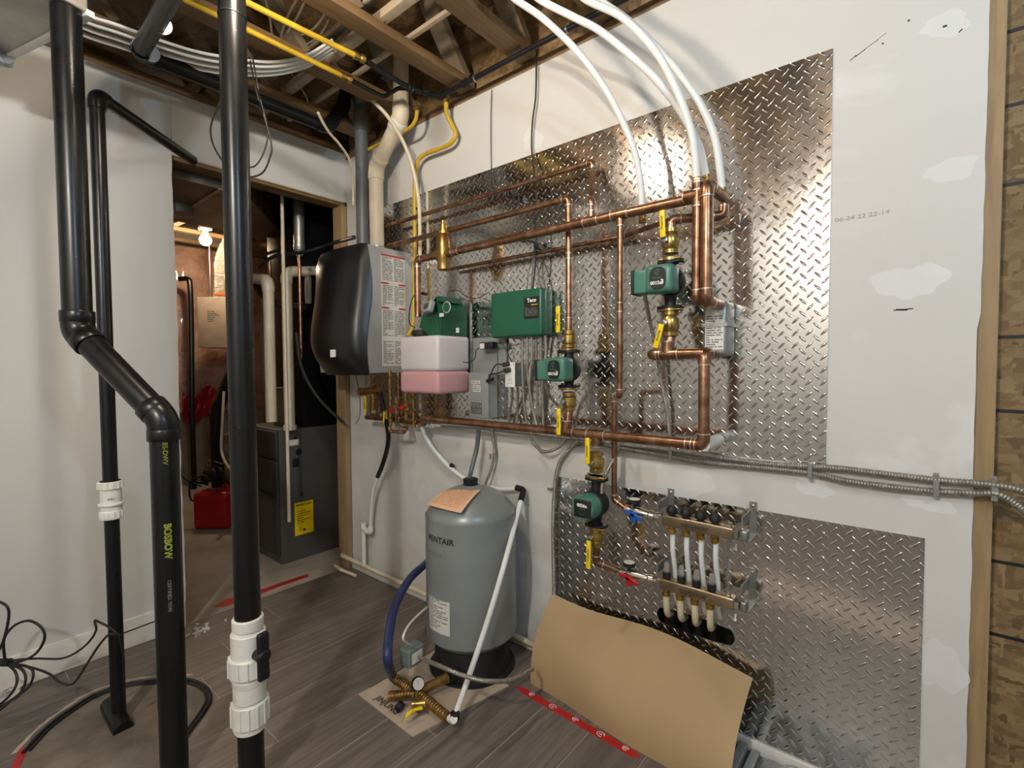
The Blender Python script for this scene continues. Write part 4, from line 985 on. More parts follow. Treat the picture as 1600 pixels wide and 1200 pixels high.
# disconnect switch
x0, x1 = W(733, 620, .075).x, W(762, 620, .075).x; z1, z0 = W(748, 585, .075).z, W(748, 653, .075).z
ds = thing('disconnect_switch', 'grey enamel disconnect switch box with two small warning labels', 'electrical box', ((x0+x1)/2, WY-.01, z0))
mesh('enclosure', MB().obox(((x0+x1)/2, WY-.037, (z0+z1)/2), EX, EY, EZ, ((x1-x0)/2, .032, (z1-z0)/2), .004), 'greybox', ds)
mesh('lid', MB().obox(((x0+x1)/2, WY-.071, (z0+z1)/2+.003), EX, EY, EZ, ((x1-x0)/2+.003, .004, (z1-z0)/2+.004), .003), 'greybox', ds)
for (a, b, c_, d), m_ in (((.12, .62, .78, .86), 'label'), ((.22, .62, .60, .75), 'label')):
    mb = MB().box((x0+(x1-x0)*a, WY-.0762, z0+(z1-z0)*c_), (x0+(x1-x0)*b, WY-.0750, z0+(z1-z0)*d)); mesh('sticker', mb, m_, ds)
    lines('sticker_print', (x0+(x1-x0)*(a+b)/2, WY-.0762, z0+(z1-z0)*(c_+d)/2), EX, EZ, (x1-x0)*(b-a)*.9, (z1-z0)*(d-c_)*.8, 3, 'grey_print', ds.children[-1], seed=int(c_*90))
zc = z0+(z1-z0)*.22; xa, xb_ = x0+(x1-x0)*.1, x0+(x1-x0)*.68; hz = (z1-z0)*.125
mesh('warning_label', MB().box((xa, WY-.0762, zc-hz), (xb_, WY-.0750, zc+hz)), 'ink', ds); wl_ = ds.children[-1]
mesh('label_paper', MB().box((xa+.003, WY-.0767, zc+.002), (xb_-.003, WY-.0762, zc+hz-.003)).box((xa+.003, WY-.0767, zc-hz+.003), (xb_-.003, WY-.0762, zc-.002)), 'greybox', wl_)
lines('fine_print', ((xa+xb_)/2, WY-.0767, zc), EX, EZ, (xb_-xa)*.85, hz*1.6, 7, 'ink', wl_, seed=8)
q = Vector((x1, WY-.045, z1-.02)); mesh('handle', MB().bar(q+EX*.01, q+EX*.012+EZ*.0-OUT*-.05+EZ*-.01, .016, .01, EZ, .003), 'black', ds)
# outlet box
x0, x1 = W(789, 585, .09).x, W(804, 585, .09).x; z1, z0 = W(796, 566, .09).z, W(796, 605, .09).z
ob = thing('outlet_box', 'surface mounted metal outlet box with a white receptacle and two black plugs', 'outlet', ((x0+x1)/2, WY-.01, z0))
mesh('box', MB().obox(((x0+x1)/2, WY-.045, (z0+z1)/2), EX, EY, EZ, ((x1-x0)/2-.002, .040, (z1-z0)/2-.002), .004), 'steel', ob)
mesh('cover', MB().obox(((x0+x1)/2, WY-.087, (z0+z1)/2), EX, EY, EZ, ((x1-x0)/2, .003, (z1-z0)/2), .0025), 'pvc', ob)
mesh('receptacle', MB().obox(((x0+x1)/2, WY-.0905, (z0+z1)/2), EX, EY, EZ, ((x1-x0)*.28, .002, (z1-z0)*.36), .0018), 'label', ob)
s_ = MB()
for k in (.3,): 
    for d in (-.004, .004): s_.box(((x0+x1)/2+d-.0008, WY-.0930, z0+(z1-z0)*k-.004), ((x0+x1)/2+d+.0008, WY-.0925, z0+(z1-z0)*k+.004))
mesh('socket_slots', s_, 'ink', ob)
for i, (cpx, cpy) in enumerate(((793, 568), (795, 577))):
    a = W(cpx+3, cpy, .095); c = a+Vector((-.03, -.012, -.006))
    t = thing('power_plug', ('upper' if i == 0 else 'lower')+' black plug in the surface mounted outlet', 'plug', a, 'plugs in the outlet box')
    mesh('plug_body', MB().bar(a, c, .018, .015, EZ, .004), 'rubber', t); mesh('cord', MB().tube(smooth([c, c+Vector((-.03, -.01, -.012 if i else -.0)), W(765, 590-i*4, .125), W(764, 600, .125)], 6), .0032, 8), 'cord', t)
# feeder tank
o_ = .03
XR = W(735, 570, o_).x; yfr = L_(684, 580, XR).y; of = WY-yfr; XLf = W(624, 570, of).x
z0 = W(684, 616, of).z; z1 = W(684, 527, of).z
ft = thing('glycol_feeder', 'green headed glycol feeder on a translucent white tank holding pink liquid', 'tank', ((XR+XLf)/2, WY-.05, z0))
hx_, hy_ = (XR-XLf)/2, (of-o_)/2; cx_, cy_ = (XR+XLf)/2, WY-(of+o_)/2; zl = z0+(z1-z0)*.40
zt = z1+.012
def rbox(z_a, z_b, k=1, bev=.02): return MB().obox((cx_, cy_, (z_a+z_b)/2), EX, EY, EZ, (hx_*k, hy_*k, (z_b-z_a)/2), bev)
M['tankwhite'] = simple('translucent_polyethylene', 'cfcacc', .35, 0, .04, 5, Subsurface_Weight=.15)
M['tankpink'] = (lambda t: (t.base(t.mix(t.noise(t.coord(), 3, 2), 'caa3a6', 'c08d92')), t.set(Roughness=.35, Subsurface_Weight=.15), t.m)[-1])(NT('glycol_filled_polyethylene'))
mesh('tank_shell', rbox(zl, zt), 'tankwhite', ft)
b_ = MB().obox((cx_, cy_, (z0+zl)/2), EX, EY, EZ, (hx_+.0004, hy_+.0004, (zl-z0)/2+.002), .018); mesh('glycol_level', b_, 'tankpink', ft)
c = Vector((XLf+.07, cy_-.01, zt)); mesh('fill_cap', MB().lathe(c, EZ, [(0, .045), (.006, .045), (.007, .055), (.03, .055), (.034, .05)], 28).lathe(c+EZ*.012, EZ, [(0, .057), (.004, .058), (.008, .057)], 28).lathe(c+EZ*.02, EZ, [(0, .057), (.004, .058), (.008, .057)], 28), 'rubber', ft)
# green head: faceted housing
hd = ft
yF = WY-of+.03; yB = WY-.04
xa = W(655, 500, of-.03).x; xb_ = XR-.01
def prism(pts, y0, y1):
    mb = MB(); n = len(pts)
    for y in (y0, y1):
        for x, z in pts: mb.v.append(Vector((x, y, z)))
    mb.f = [tuple(range(n)), tuple(range(2*n-1, n-1, -1))]+[(i, (i+1) % n, n+(i+1) % n, n+i) for i in range(n)]
    return mb
zh = W(700, 466, of-.06).z
mb = prism([(xa+.07, zt), (xb_, zt), (xb_, zh-.045), (xb_-.04, zh), (xa+.12, zh), (xa+.04, zh-.03), (xa, zt+.045)], yF, yB); mesh('housing', mb, 'greendark', hd)
mesh('housing_lid', MB().obox(((xa+xb_)/2+.05, (yF+yB)/2-.01, zh-.002), EX, EY, EZ, ((xb_-xa)/2-.09, (yB-yF)/2*.8, .012), .01), 'greendark', hd)
nf = Vector((-.25, -1, .35)).normalized(); xx_ = EX-nf*nf.x; xx_.normalize(); yy_ = nf.cross(xx_)*1
if yy_.z < 0: yy_ = -yy_
pc = W(670, 480, of+.0); 
mesh('display_bezel', MB().obox(pc, xx_, nf, yy_, (.033, .014, .028), .008), 'greybox', hd); db = hd.children[-1]
mesh('display_screen', MB().obox(pc+nf*.0135, xx_, nf, yy_, (.020, .002, .014), .001), 'screen', db)
mesh('oval_badge', MB().lathe(W(698, 480, of-.0295), OUT, [(0, .026), (.002, .025)], 28), 'label', hd)
mesh('oval_badge_face', MB().lathe(W(698, 480, of-.0295)+OUT*.002, OUT, [(0, .023), (.001, .022)], 28), 'greendark', hd.children[-1])
a = W(690, 492, of-.029); mesh('sticker', MB().obox(a, EX, OUT, EZ, (.014, .0015, .008)), 'label', hd)
a = W(715, 516, of-.029); mesh('sticker', MB().obox(a, EX, OUT, EZ, (.009, .0015, .011)), 'label', hd)
# hose beaded black cable at left of head
flex('low_voltage_cable', 'black cord looping from a black plug by the boiler to the feeder head', [W(667, 458, .12), W(655, 457, .16), W(645, 465, .2), W(640, 485, .22), W(640, 505, .2), W(648, 512, .2)], .0025, 'cord', group='low voltage wires')
single('power_plug', MB().bar(W(652, 457, .15), W(668, 460, .13), .014, .012, EZ, .004), 'black', 'small black plug beside the top of the boiler label', 'plug')
flex('low_voltage_cable', 'thin wires arching over the green feeder head to the controller', [W(698, 462, .12), W(703, 455, .10), W(716, 454, .08), W(728, 463, .07), W(745, 466, .06), W(762, 458, .06)], .0018, 'cord', group='low voltage wires')
single('wall_bracket', MB().box((cx_-.16, WY-.012, z0+.02), (cx_+.12, WY-.004, zh)), 'steel', 'thin steel bracket on the tread plate behind the glycol tank', 'bracket')

# ================================================================= ARMOURED CABLES
bx('armoured_cable', 'upper armoured cable running right along the wall to the bare stud', [W(*q) for q in ((690, 664, .02), (760, 668, .02), (857, 680, .02), (912, 687, .02), (975, 695, .02), (1050, 704, .02), (1112, 713, .02), (1200, 725, .02), (1300, 731, .02), (1375, 740, .02), (1462, 750, .02), (1522, 755, .02), (1560, 759, .025), (1600, 768, .02), (1650, 795, .0))], .0095)
bx('armoured_cable', 'lower armoured cable running right along the wall to the bare stud', [W(*q) for q in ((900, 690, .02), (940, 694, .02), (975, 701, .02), (1050, 714, .02), (1087, 721, .02), (1200, 732, .02), (1270, 740, .02), (1325, 752, .02), (1400, 762, .02), (1462, 768, .02), (1525, 771, .02), (1562, 773, .025), (1600, 797, .01), (1640, 830, -.02))], .0095)
bx('armoured_cable', 'armoured cable dropping down the left edge of the lower tread plate', [W(*q) for q in ((905, 689, .03), (895, 698, .025), (878, 716, .02), (870, 738, .02), (866, 775, .02), (864, 825, .02), (865, 880, .02), (866, 935, .02))], .0085)
bx('armoured_cable', 'armoured cable sagging in a loop under the lower copper main', [W(*q) for q in ((836, 655, .04), (830, 680, .06), (836, 695, .07), (848, 705, .07), (862, 704, .06), (876, 696, .04), (884, 685, .02))], .0075)
for i, (c_, lab) in enumerate(((((817, 526, .05), (816, 560, .05), (817, 600, .04), (820, 640, .03), (824, 668, .02)), 'leftmost armoured cable hanging from the green controller'),
    (((824, 526, .06), (824, 560, .06), (825, 590, .05), (830, 630, .05), (838, 664, .05)), 'second armoured cable from the left under the green controller'),
    (((831, 526, .06), (831, 560, .06), (828, 580, .06), (828, 610, .06), (834, 645, .05), (840, 668, .05)), 'third armoured cable from the left under the green controller'),
    (((838, 526, .05), (838, 560, .04), (839, 600, .03), (840, 640, .02), (841, 672, .02)), 'fourth armoured cable from the left under the green controller'),
    (((845, 526, .05), (845, 560, .04), (847, 600, .03), (848, 640, .02), (849, 676, .02)), 'fifth armoured cable from the left under the green controller'),
    (((852, 524, .05), (853, 545, .05), (852, 565, .05), (850, 575, .05)), 'short armoured cable from the controller to the middle circulator'))):
    bx('armoured_cable', lab, [W(*q) for q in c_], .0065, 'armoured cables under the controller')
bx('armoured_cable', 'left armoured cable below the outlet box', [W(*q) for q in ((800, 606, .05), (800, 625, .04), (796, 645, .03), (795, 664, .02))], .0065, 'armoured cables under the outlet')
bx('armoured_cable', 'right armoured cable below the outlet box', [W(*q) for q in ((809, 606, .04), (809, 625, .03), (808, 645, .02), (807, 666, .02))], .0065, 'armoured cables under the outlet')
bx('armoured_cable', 'armoured cable curving from the middle circulator behind the lower main', [W(*q) for q in ((851, 594, .19), (855, 610, .17), (863, 624, .13), (875, 638, .08), (885, 660, .04), (890, 684, .02))], .0065)
bx('armoured_cable', 'armoured cable hanging from the right circulator terminal box', [W(*q) for q in ((1007, 459, .18), (1011, 480, .14), (1016, 505, .09), (1022, 530, .06), (1028, 562, .05), (1034, 600, .04), (1042, 642, .03), (1047, 685, .02), (1050, 705, .02))], .0070)
bx('armoured_cable', 'shiny armoured cable arching into the lowest circulator', [W(*q) for q in ((962, 690, .03), (966, 698, .06), (964, 709, .10), (955, 724, .13), (946, 742, .15), (941, 758, .17), (940, 771, .175))], .0065)
bx('armoured_cable', 'armoured cable from the lower main down behind the pressure tank', [W(*q) for q in ((768, 670, .03), (771, 690, .03), (773, 712, .03), (767, 735, .04), (759, 755, .05), (756, 770, .05))], .0070)
for px, py in ((1052, 710), (1268, 735), (1462, 760), (1552, 766), (901, 694), (865, 762), (773, 712)):
    p = W(px, py, .0); nm = {1052: 'under the lower copper main', 1268: 'at the corner of the big tread plate', 1462: 'on the bare drywall', 1552: 'on the bare stud', 901: 'above the lowest circulator', 865: 'left of the lower tread plate', 773: 'above the pressure tank'}[px]
    t = thing('cable_strap', 'metal strap holding armoured cable '+nm, 'strap', p, 'cable straps'); c = p+OUT*.02
    ov = .011 if px in (901, 865, 773) else .021
    mb = MB()
    if px in (901, 865): mb.obox(c+OUT*.011, EX, OUT, EZ, (ov, .0006, .006)); mb.box((c.x+ov, WY-.004, c.z-.006), (c.x+ov+.0012, c.y-.011, c.z+.006)); mb.box((c.x+ov, WY-.004, c.z-.006), (c.x+ov+.016, WY-.0025, c.z+.006))
    else: mb.obox(c+OUT*.011, EX, OUT, EZ, (.006, .0006, ov)); mb.box((c.x-.006, WY-.004, c.z+ov), (c.x+.006, c.y-.011, c.z+ov+.0012)); mb.box((c.x-.006, WY-.004, c.z+ov), (c.x+.006, WY-.0025, c.z+ov+.016))
    mesh('strap', mb, 'steel', t)
    mesh('screw', MB().lathe((c.x+(ov+.008 if px in (901, 865) else 0), WY-.004, c.z+(0 if px in (901, 865) else ov+.008)), OUT, [(0, .004), (.0015, .0035)], 10), 'steel', t)

# ================================================================= RADIANT MANIFOLD
mo = .115
mf = thing('radiant_manifold', 'steel radiant floor manifold with two engraved bars and four loops over the oval cutout', 'manifold', W(1095, 900, .0))
def bar_(ptl, ptr, name):
    a, b = W(*ptl, mo), W(*ptr, mo); zc = (a.z+b.z)/2; xl, xr_ = a.x, b.x
    mesh(name, MB().obox(((xl+xr_)/2, WY-mo+.02, zc), EX, EY, EZ, ((xr_-xl)/2, .020, .0195), .006), 'chromebar', mf)
    bb = mf.children[-1]
    text('engraved_text', 'uponor', .026, ((xl+xr_)/2-.006, WY-mo, zc-.001), EX, EZ, 'engraved', bb, bold=.0007, sx=1.15)
    for x in (xl-.006, xr_+.006): mesh('end_nut', MB().lathe((x-.008, WY-mo+.02, zc), EX, [(0, .018), (.002, .022), (.014, .022), (.016, .018)], 6), 'chrome', mf)
    return xl, xr_, zc
M['chromebar'] = simple('brushed_nickel_brass', 'b3a287', .27, .95, .15, 30)
xl, xr_, zU = bar_((1034, 812), (1146, 836), 'upper_bar')
_, _, zLo = bar_((1030, 914), (1147, 944), 'lower_bar')
yB_ = WY-mo+.02
for i, px in enumerate((1046, 1068, 1091, 1114)):
    x = W(px, 840, mo).x
    mesh('valve_knob', MB().lathe((x, yB_, zU+.018), EZ, [(0, .010), (.006, .010), (.007, .017), (.012, .0185), (.024, .0165), (.032, .011), (.034, .004)], 22), 'ink', mf)
    mesh('outlet_nut', MB().lathe((x, yB_, zU-.046), EZ, [(0, .010), (.004, .0135), (.018, .0145), (.020, .012), (.030, .012)], 8), 'brass_bright', mf)
    top = Vector((x, yB_, zU-.044)); 
    top = Vector((x, yB_+.010, zU-.044)); P = [top, top-EZ*.06, Vector((x, WY-.066, zLo+.05)), Vector((x, WY-.058, zLo)), Vector((x-.003, WY-.050, zLo-.05)), Vector((x-.010, WY-.010, zLo-.10)), Vector((x-.018, WY+.05, zLo-.15))]
    mesh('supply_loop', MB().tube(smooth(P, 8), .0082, 14), 'pex', mf)
    x2 = W(px-8+i*1.0, 905, mo).x
    mesh('flow_meter_cap', MB().lathe((x2, yB_, zLo+.018), EZ, [(0, .010), (.004, .0135), (.020, .0135), (.022, .010)], 16), 'ink', mf)
    mesh('flow_meter_tube', MB().lathe((x2, yB_, zLo+.040), EZ, [(0, .0095), (.020, .009), (.034, .0075), (.036, .004)], 16), 'glass_clear', mf)
    x3 = W((1037, 1059, 1082, 1106)[i], 950, mo).x
    mesh('outlet_nut', MB().lathe((x3, yB_, zLo-.046), EZ, [(0, .010), (.004, .0135), (.018, .0145), (.020, .012), (.030, .012)], 8), 'brass_bright', mf)
    P = [Vector((x3, yB_, zLo-.044)), Vector((x3, yB_+.004, zLo-.080)), Vector((x3-.004, yB_+.020, zLo-.112)), Vector((x3-.016, WY-.03, zLo-.142)), Vector((x3-.030, WY+.04, zLo-.165))]
    mesh('return_loop', MB().tube(smooth(P, 8), .0105, 14), 'pex_old', mf)
for px, y0, y1 in ((1100, 786, 788),): pass
for zb_, zt__ in ((zU-.035, zU+.085), (zLo-.035, zLo+.09)):
    for xx, s_ in ((xr_+.030, 1), (xl-.012, -1)):
        mb = MB().box((xx-.011, WY-.008, zb_), (xx+.011, WY-.004, zt__)); mb.box((xx-.011, WY-.1, zt__-.06), (xx-.008, WY-.006, zt__-.03)); mb.obox((xx, yB_+.0, zb_+.035), EX, EY, EZ, (.009, .018, .016), .005)
        mb.box((xx-.011, WY-.085, zb_+.01), (xx+.011, WY-.006, zb_+.014))
        mesh('wall_bracket', mb, 'steel', mf)
        mesh('bracket_bolt', MB().lathe((xx, WY-.008, zt__-.012), OUT, [(0, .005), (.004, .005), (.005, .003)], 6), 'chrome', mf)
    mesh('drain_cock', MB().lathe((xr_+.004, yB_-.0, zb_+.0), Vector((0, -.5, -1)), [(0, .006), (.012, .006), (.013, .011), (.022, .011), (.024, .007)], 10), 'chrome', mf)
    mesh('bleed_screw', MB().lathe((xr_-.016, yB_, zb_+.052), EZ, [(0, .010), (.004, .010), (.005, .007), (.014, .007)], 6), 'chrome', mf)
# manifold isolation valves
for nm, x0_, zc, col, y_ in (('blue handled isolation valve with a round gauge feeding the upper manifold bar', W(978, 793, .115).x, (W(985, 796, .115).z), 'bluep', 1), ('red handled isolation valve with a round gauge feeding the lower manifold bar', W(968, 892, .115).x, zq, 'red', 0)):
    t = thing('manifold_valve', nm, 'valve', (x0_, WY-.115, zc), 'manifold valves'); xe = xl-.012
    zt_ = zU if y_ else zLo
    a = Vector((x0_, WY-.115, zc)); b = Vector((xe, yB_, zt_)); L0 = (b-a).length
    pr = [(0, .012), (.004, .0155), (.018, .0155), (.02, .012), (.028, .015), (.045, .018), (L0-.045, .015), (L0-.040, .019), (L0-.024, .019), (L0-.022, .016), (L0-.004, .020), (L0, .016)]
    mesh('body', MB().lathe(a, b-a, pr, 12), 'chrome', t)
    if y_: mesh('thread_seal', MB().lathe(a-EX*.004, b-a, [(0, .013), (.002, .016), (.010, .016), (.012, .013)], 8), 'orange', t)
    g = a.lerp(b, .22)+EZ*.036+EX*.004; mesh('gauge', MB().lathe(g-EZ*.02, EZ, [(0, .006), (.014, .006), (.0145, .0225), (.026, .0225), (.0265, .020)], 26), 'ink', t)
    mesh('gauge_glass', MB().lathe(g+EZ*.0065, EZ, [(0, .0195), (.0008, .0195)], 26), 'gaugeface', t.children[-1])
    h_ = a.lerp(b, .32)+OUT*.026+EZ*(-.006)
    mb = MB().lathe(h_+OUT*-.01, OUT, [(0, .010), (.010, .011), (.014, .008)], 14)
    mb.bar(h_+Vector((-.034, -.002, .010)), h_+Vector((.034, -.002, -.012)), .017, .008, EZ, .004).bar(h_+Vector((-.004, -.002, .012)), h_+Vector((.002, -.002, -.028)), .02, .008, EX, .004)
    mesh('handle', mb, col, t); mesh('handle_screw', MB().lathe(h_+OUT*.004, OUT, [(0, .004), (.002, .003)], 10), 'chrome', t.children[-1])
# black sheets standing in for the shade inside the oval cutout
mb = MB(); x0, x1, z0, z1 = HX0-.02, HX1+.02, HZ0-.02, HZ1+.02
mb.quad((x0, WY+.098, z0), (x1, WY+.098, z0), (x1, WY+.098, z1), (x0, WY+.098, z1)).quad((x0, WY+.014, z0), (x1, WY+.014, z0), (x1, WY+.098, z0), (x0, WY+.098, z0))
struct('cavity_shade', mb, 'ink', wb, solid=.001)

# ================================================================= PRESSURE TANK
tc = Vector((-1.4603, 1.472, 0)); fr = F(745, 1084, 0); rb_ = .165
dT = (tc-EYE).dot(fw)
def zT_(y): return D_(737, y, dT-.15).z
RT = (D_(808, 930, dT)-D_(666, 930, dT)).length/2*.985
cxy = (D_(808, 930, dT)+D_(666, 930, dT))/2; tc = Vector((cxy.x, cxy.y, 0))

ztop = D_(737, 762, dT).z+.02; zbt = D_(737, 1032, dT-RT*.85).z-.015
pt = thing('pressure_tank', 'grey steel well pressure tank standing on a black base in front of the wall', 'tank', tc)
H = ztop-zbt; pr = [(0, .02), (.004, RT*.45), (.020, RT*.72), (.045, RT*.90), (.075, RT*.985), (.10, RT), (H-.155, RT), (H-.13, RT*.992), (H-.10, RT*.95), (H-.065, RT*.82), (H-.035, RT*.62), (H-.012, RT*.34), (H, .03)]
def cat(prof, k=4):
    P = smooth([Vector((a, b, 0)) for a, b in prof], k); return [(p.x, max(p.y, .001)) for p in P]
mesh('shell', MB().lathe((tc.x, tc.y, zbt), EZ, cat(pr), 64), 'tank', pt, sharp=60)
mesh('skirt', MB().lathe(tc, EZ, [(0, RT*.93), (.012, RT*.95), (.016, RT*.86), (.05, RT*.84), (zbt+.02, RT*.80), (zbt+.045, RT*.78)], 48), 'rubber', pt)
mesh('seam_band', MB().lathe((tc.x, tc.y, zbt+.035), EZ, [(0, RT*.86), (.004, RT*.885), (.008, RT*.90)], 48), 'steel', pt)
mesh('top_cap', MB().lathe((tc.x, tc.y, ztop-.012), EZ, [(0, .034), (.012, .034), (.013, .030), (.034, .032), (.037, .028)], 28), 'black', pt)
acam = math.atan2(EYE.y-tc.y, EYE.x-tc.x)
def pang(px, py):      # angle on the tank facing a pixel
    d = ray(px, py); o = EYE-tc; a = d.x**2+d.y**2; b = 2*(o.x*d.x+o.y*d.y); c = o.x**2+o.y**2-RT**2; s = (-b-math.sqrt(max(0, b*b-4*a*c)))/(2*a); p = EYE+d*s; return math.atan2(p.y-tc.y, p.x-tc.x), p.z
def ttext(s, size, px, py, mat, sx=1, bold=0):
    a1, z1_ = pang(px, py)
    return text('printed_text', s, size, None, EX, EY, mat, pt, fn=lambda x, y: Vector((tc.x+math.cos(a1+x/RT)*(RT+.0008), tc.y+math.sin(a1+x/RT)*(RT+.0008), z1_+y)), sx=sx, bold=bold)
ttext('PENTAIR', .034, 686, 845, 'ink', 1.05, .0008); ttext('WELLMATE', .019, 678, 866, 'grey_print', 1.0)
def tpatch(pa, pb, mat, name, seed=0):
    aa, za = pang(*pa); ab, zb = pang(*pb)
    mb = MB().grid(lambda u, v: (tc.x+math.cos(aa+(ab-aa)*u)*(RT+.0007), tc.y+math.sin(aa+(ab-aa)*u)*(RT+.0007), za+(zb-za)*v), 12, 2)
    o = mesh(name, mb, mat, pt); r = random.Random(seed); g = MB()
    for i in range(15):
        z = za+(zb-za)*(i+.7)/16; p = .06
        while p < .9:
            l = r.uniform(.05, .3); e = min(.93, p+l); q = lambda f, zz: Vector((tc.x+math.cos(aa+(ab-aa)*f)*(RT+.0014), tc.y+math.sin(aa+(ab-aa)*f)*(RT+.0014), zz))
            g.quad(q(p, z), q(e, z), q(e, z+.004), q(p, z+.004)); p = e+.04
            if r.random() < .2: break
    mesh('fine_print', g, 'grey_print', o)
tpatch((671, 928), (703, 995), 'label', 'data_label', 3)
# paper hanging over the shoulder
PROF = cat(pr)
def shell_r(z):
    h = z-zbt
    if h > PROF[-1][0]: return 0
    for (h0, r0), (h1, r1_) in zip(PROF, PROF[1:]):
        if h0 <= h <= h1: return r0+(r1_-r0)*(h-h0)/max(1e-6, h1-h0)
    return 0
def tank_hit(px, py):
    d = ray(px, py); t = dT-.30
    while t < dT+.25:
        p = EYE+d*t
        if math.hypot(p.x-tc.x, p.y-tc.y) < shell_r(p.z)+.004: return p
        t += .002
    return EYE+d*dT
def pap(u, v):
    px = (705*(1-u)+750*u)*(1-v)+(674*(1-u)+722*u)*v; py = (765*(1-u)+768*u)*(1-v)+(792*(1-u)+804*u)*v-3*math.sin(v*PI)
    p = tank_hit(px, max(py, 768)); nrm = Vector((p.x-tc.x, p.y-tc.y, .10)).normalized()
    return p+nrm*(.010+.014*v*v+.003*math.sin(u*7))
P0 = Vector(pap(0, 0))
ps = thing('instruction_sheet', 'peach coloured instruction sheet lying over the shoulder of the grey tank', 'paper', P0)
mesh('sheet', MB().grid(pap, 12, 14), 'paper', ps, solid=.0006)
g = MB(); r = random.Random(2)
for i in range(13):
    v = .08+.84*i/13; p = .08
    while p < .85:
        e = min(.92, p+r.uniform(.04, .2)); a, b, c, d = [pap(*q)+EZ*.0018+OUT*.001 for q in ((p, v), (e, v), (e, v+.018), (p, v+.018))]; g.quad(a, b, c, d); p = e+.03
mesh('print', g, 'orange_ink', ps)
# hose into the tank top
flex('grey_hose', 'dark grey hose from the lower copper main into the pressure tank cap', [W(748, 672, .07), W(745, 700, .08), W(740, 720, .1), W(734, 745, .14), Vector((tc.x-.008, tc.y, ztop+.018))], .0105, 'pvc_grey', 'hose')
# white PEX from the lower main behind the tank, round to the leaning tube
P = [W(*q) for q in ((657, 660, .08), (664, 680, .06), (678, 702, .05), (705, 732, .04), (735, 752, .03), (775, 764, .03), (812, 763, .04))]
t = thing('pex_tube', 'white tube sagging from the lower copper main behind the pressure tank', 'tube', P[0]); mesh('tube_wall', MB().tube(smooth(P, 10), .0105, 14), 'pex', t)
p = W(706, 728, .035); mesh('clip', MB().tube([p-EZ*.004-EX*.004, p+EZ*.004+EX*.004], .0135, 14), 'black', t)
e0 = P[-1]; btm = F(708, 1124, .035)
P = [e0+Vector((.005, -.008, .0)), W(812, 800, .09), W(800, 850, .17), D_(775, 930, (e0-EYE).dot(fw)*.72+(btm-EYE).dot(fw)*.28), D_(742, 1020, (e0-EYE).dot(fw)*.35+(btm-EYE).dot(fw)*.65), btm]
P = [e0+Vector((.006, -.012, .0)), e0.lerp(btm, .13)+Vector((.03, -.0, .02)), e0.lerp(btm, .4)+Vector((.035, -.02, .03)), e0.lerp(btm, .7)+Vector((.015, -.02, .01)), btm]
def onp(px, py, f): return D_(px, py, (e0-EYE).dot(fw)*(1-f)+(btm-EYE).dot(fw)*f)
DD = [(e0-EYE).dot(fw)-.01, 2.07, 1.95, 1.885, 1.86, 1.84, 1.82, 1.81, (btm-EYE).dot(fw)]
P = [D_(818+(711-818)*k/8+6*math.sin(k/8*PI), 766+(1118-766)*k/8, DD[k]) for k in range(9)]
t = thing('pex_tube', 'white tube leaning across the front of the grey tank down to the floor fittings', 'tube', btm); mesh('tube_wall', MB().tube(smooth(P, 10), .0105, 14), 'pex', t)
mesh('top_elbow', MB().tube(fillet([e0-EX*.02, P[0]+EZ*.002, P[1].lerp(P[0], .6)], .012)[0], .0135, 12), 'iron', t); mesh('bottom_elbow', MB().lathe(P[-1]+EZ*-.012, EZ, [(0, .016), (.022, .017), (.025, .013)], 12), 'iron', t)
# cardboard under the tank
cb = thing('cardboard_sheet', 'flat printed cardboard sheet under the tank and its brass fittings', 'cardboard', F(640, 1100, 0))
Q = [F(560, 1086, .003), F(644, 1152, .003), F(812, 1072, .003)+Vector((.03, 0, 0)), F(700, 1005, .003)]
Q = [F(560, 1086, .0), F(645, 1152, .0), F(795, 1072, .0), F(690, 1010, .0)]
mb = MB(); mb.v = Q; mb.f = [(0, 1, 2, 3)]; mesh('sheet', mb, 'cardlight', cb, solid=-.003)
du = (Q[1]-Q[0]).normalized(); dv = EZ.cross(du)
text('printed_text', 'JINJUNG', .036, F(605, 1103, .0)+EZ*.0032, du, dv, 'engraved', cb, .0004, bold=.001)
mb = MB().bar(Q[0].lerp(Q[3], .12)+EZ*.0036, Q[0].lerp(Q[3], .95)+EZ*.0036, .0006, .004, EZ); mesh('print_line', mb, 'engraved', cb)
# brass tee assembly on the floor
ga = .05
def G(px, py, z=ga): return F(px, py, z)
ba = thing('tank_tee', 'cluster of brass tank fittings on the floor in front of the grey tank', 'fittings', F(665, 1095, 0))
def fit(a, b, r, name='fitting', mat='bronze', ribs=0):
    a, b = Vector(a), Vector(b); d = b-a; L0 = d.length; pr = [(0, r*.9), (.002, r*1.12), (.012, r*1.12), (.014, r)]
    k = max(1, int(L0/.012)-2)
    for i in range(k): f = .014+(L0-.028)*(i+.5)/k; pr += [(f-.002, r), (f, r*(1.09 if ribs else 1)), (f+.002, r)]
    pr += [(L0-.014, r), (L0-.012, r*1.12), (L0-.002, r*1.12), (L0, r*.9)]
    mesh(name, MB().lathe(a, d, pr, 16), mat, ba)
hose_end = G(617, 1060, .055)
c0 = G(650, 1082, .05); tk = G(700, 1058, .06)
fit(hose_end, c0, .017, 'hose_tail', ribs=1); fit(c0, tk, .018, 'tee')
fit(c0, G(607, 1088, .03), .016, 'capped_branch', ribs=1); fit(G(650, 1080), G(700, 1122, .035), .017, 'outlet_branch', ribs=1); fit(tk, G(716, 1050, .06), .019, 'tank_nipple', 'iron')
fit(G(655, 1088), G(655, 1112, .02), .013, 'drain_branch'); fit(G(644, 1100, .035), G(668, 1098, .04), .014, 'drain_body', 'brass')
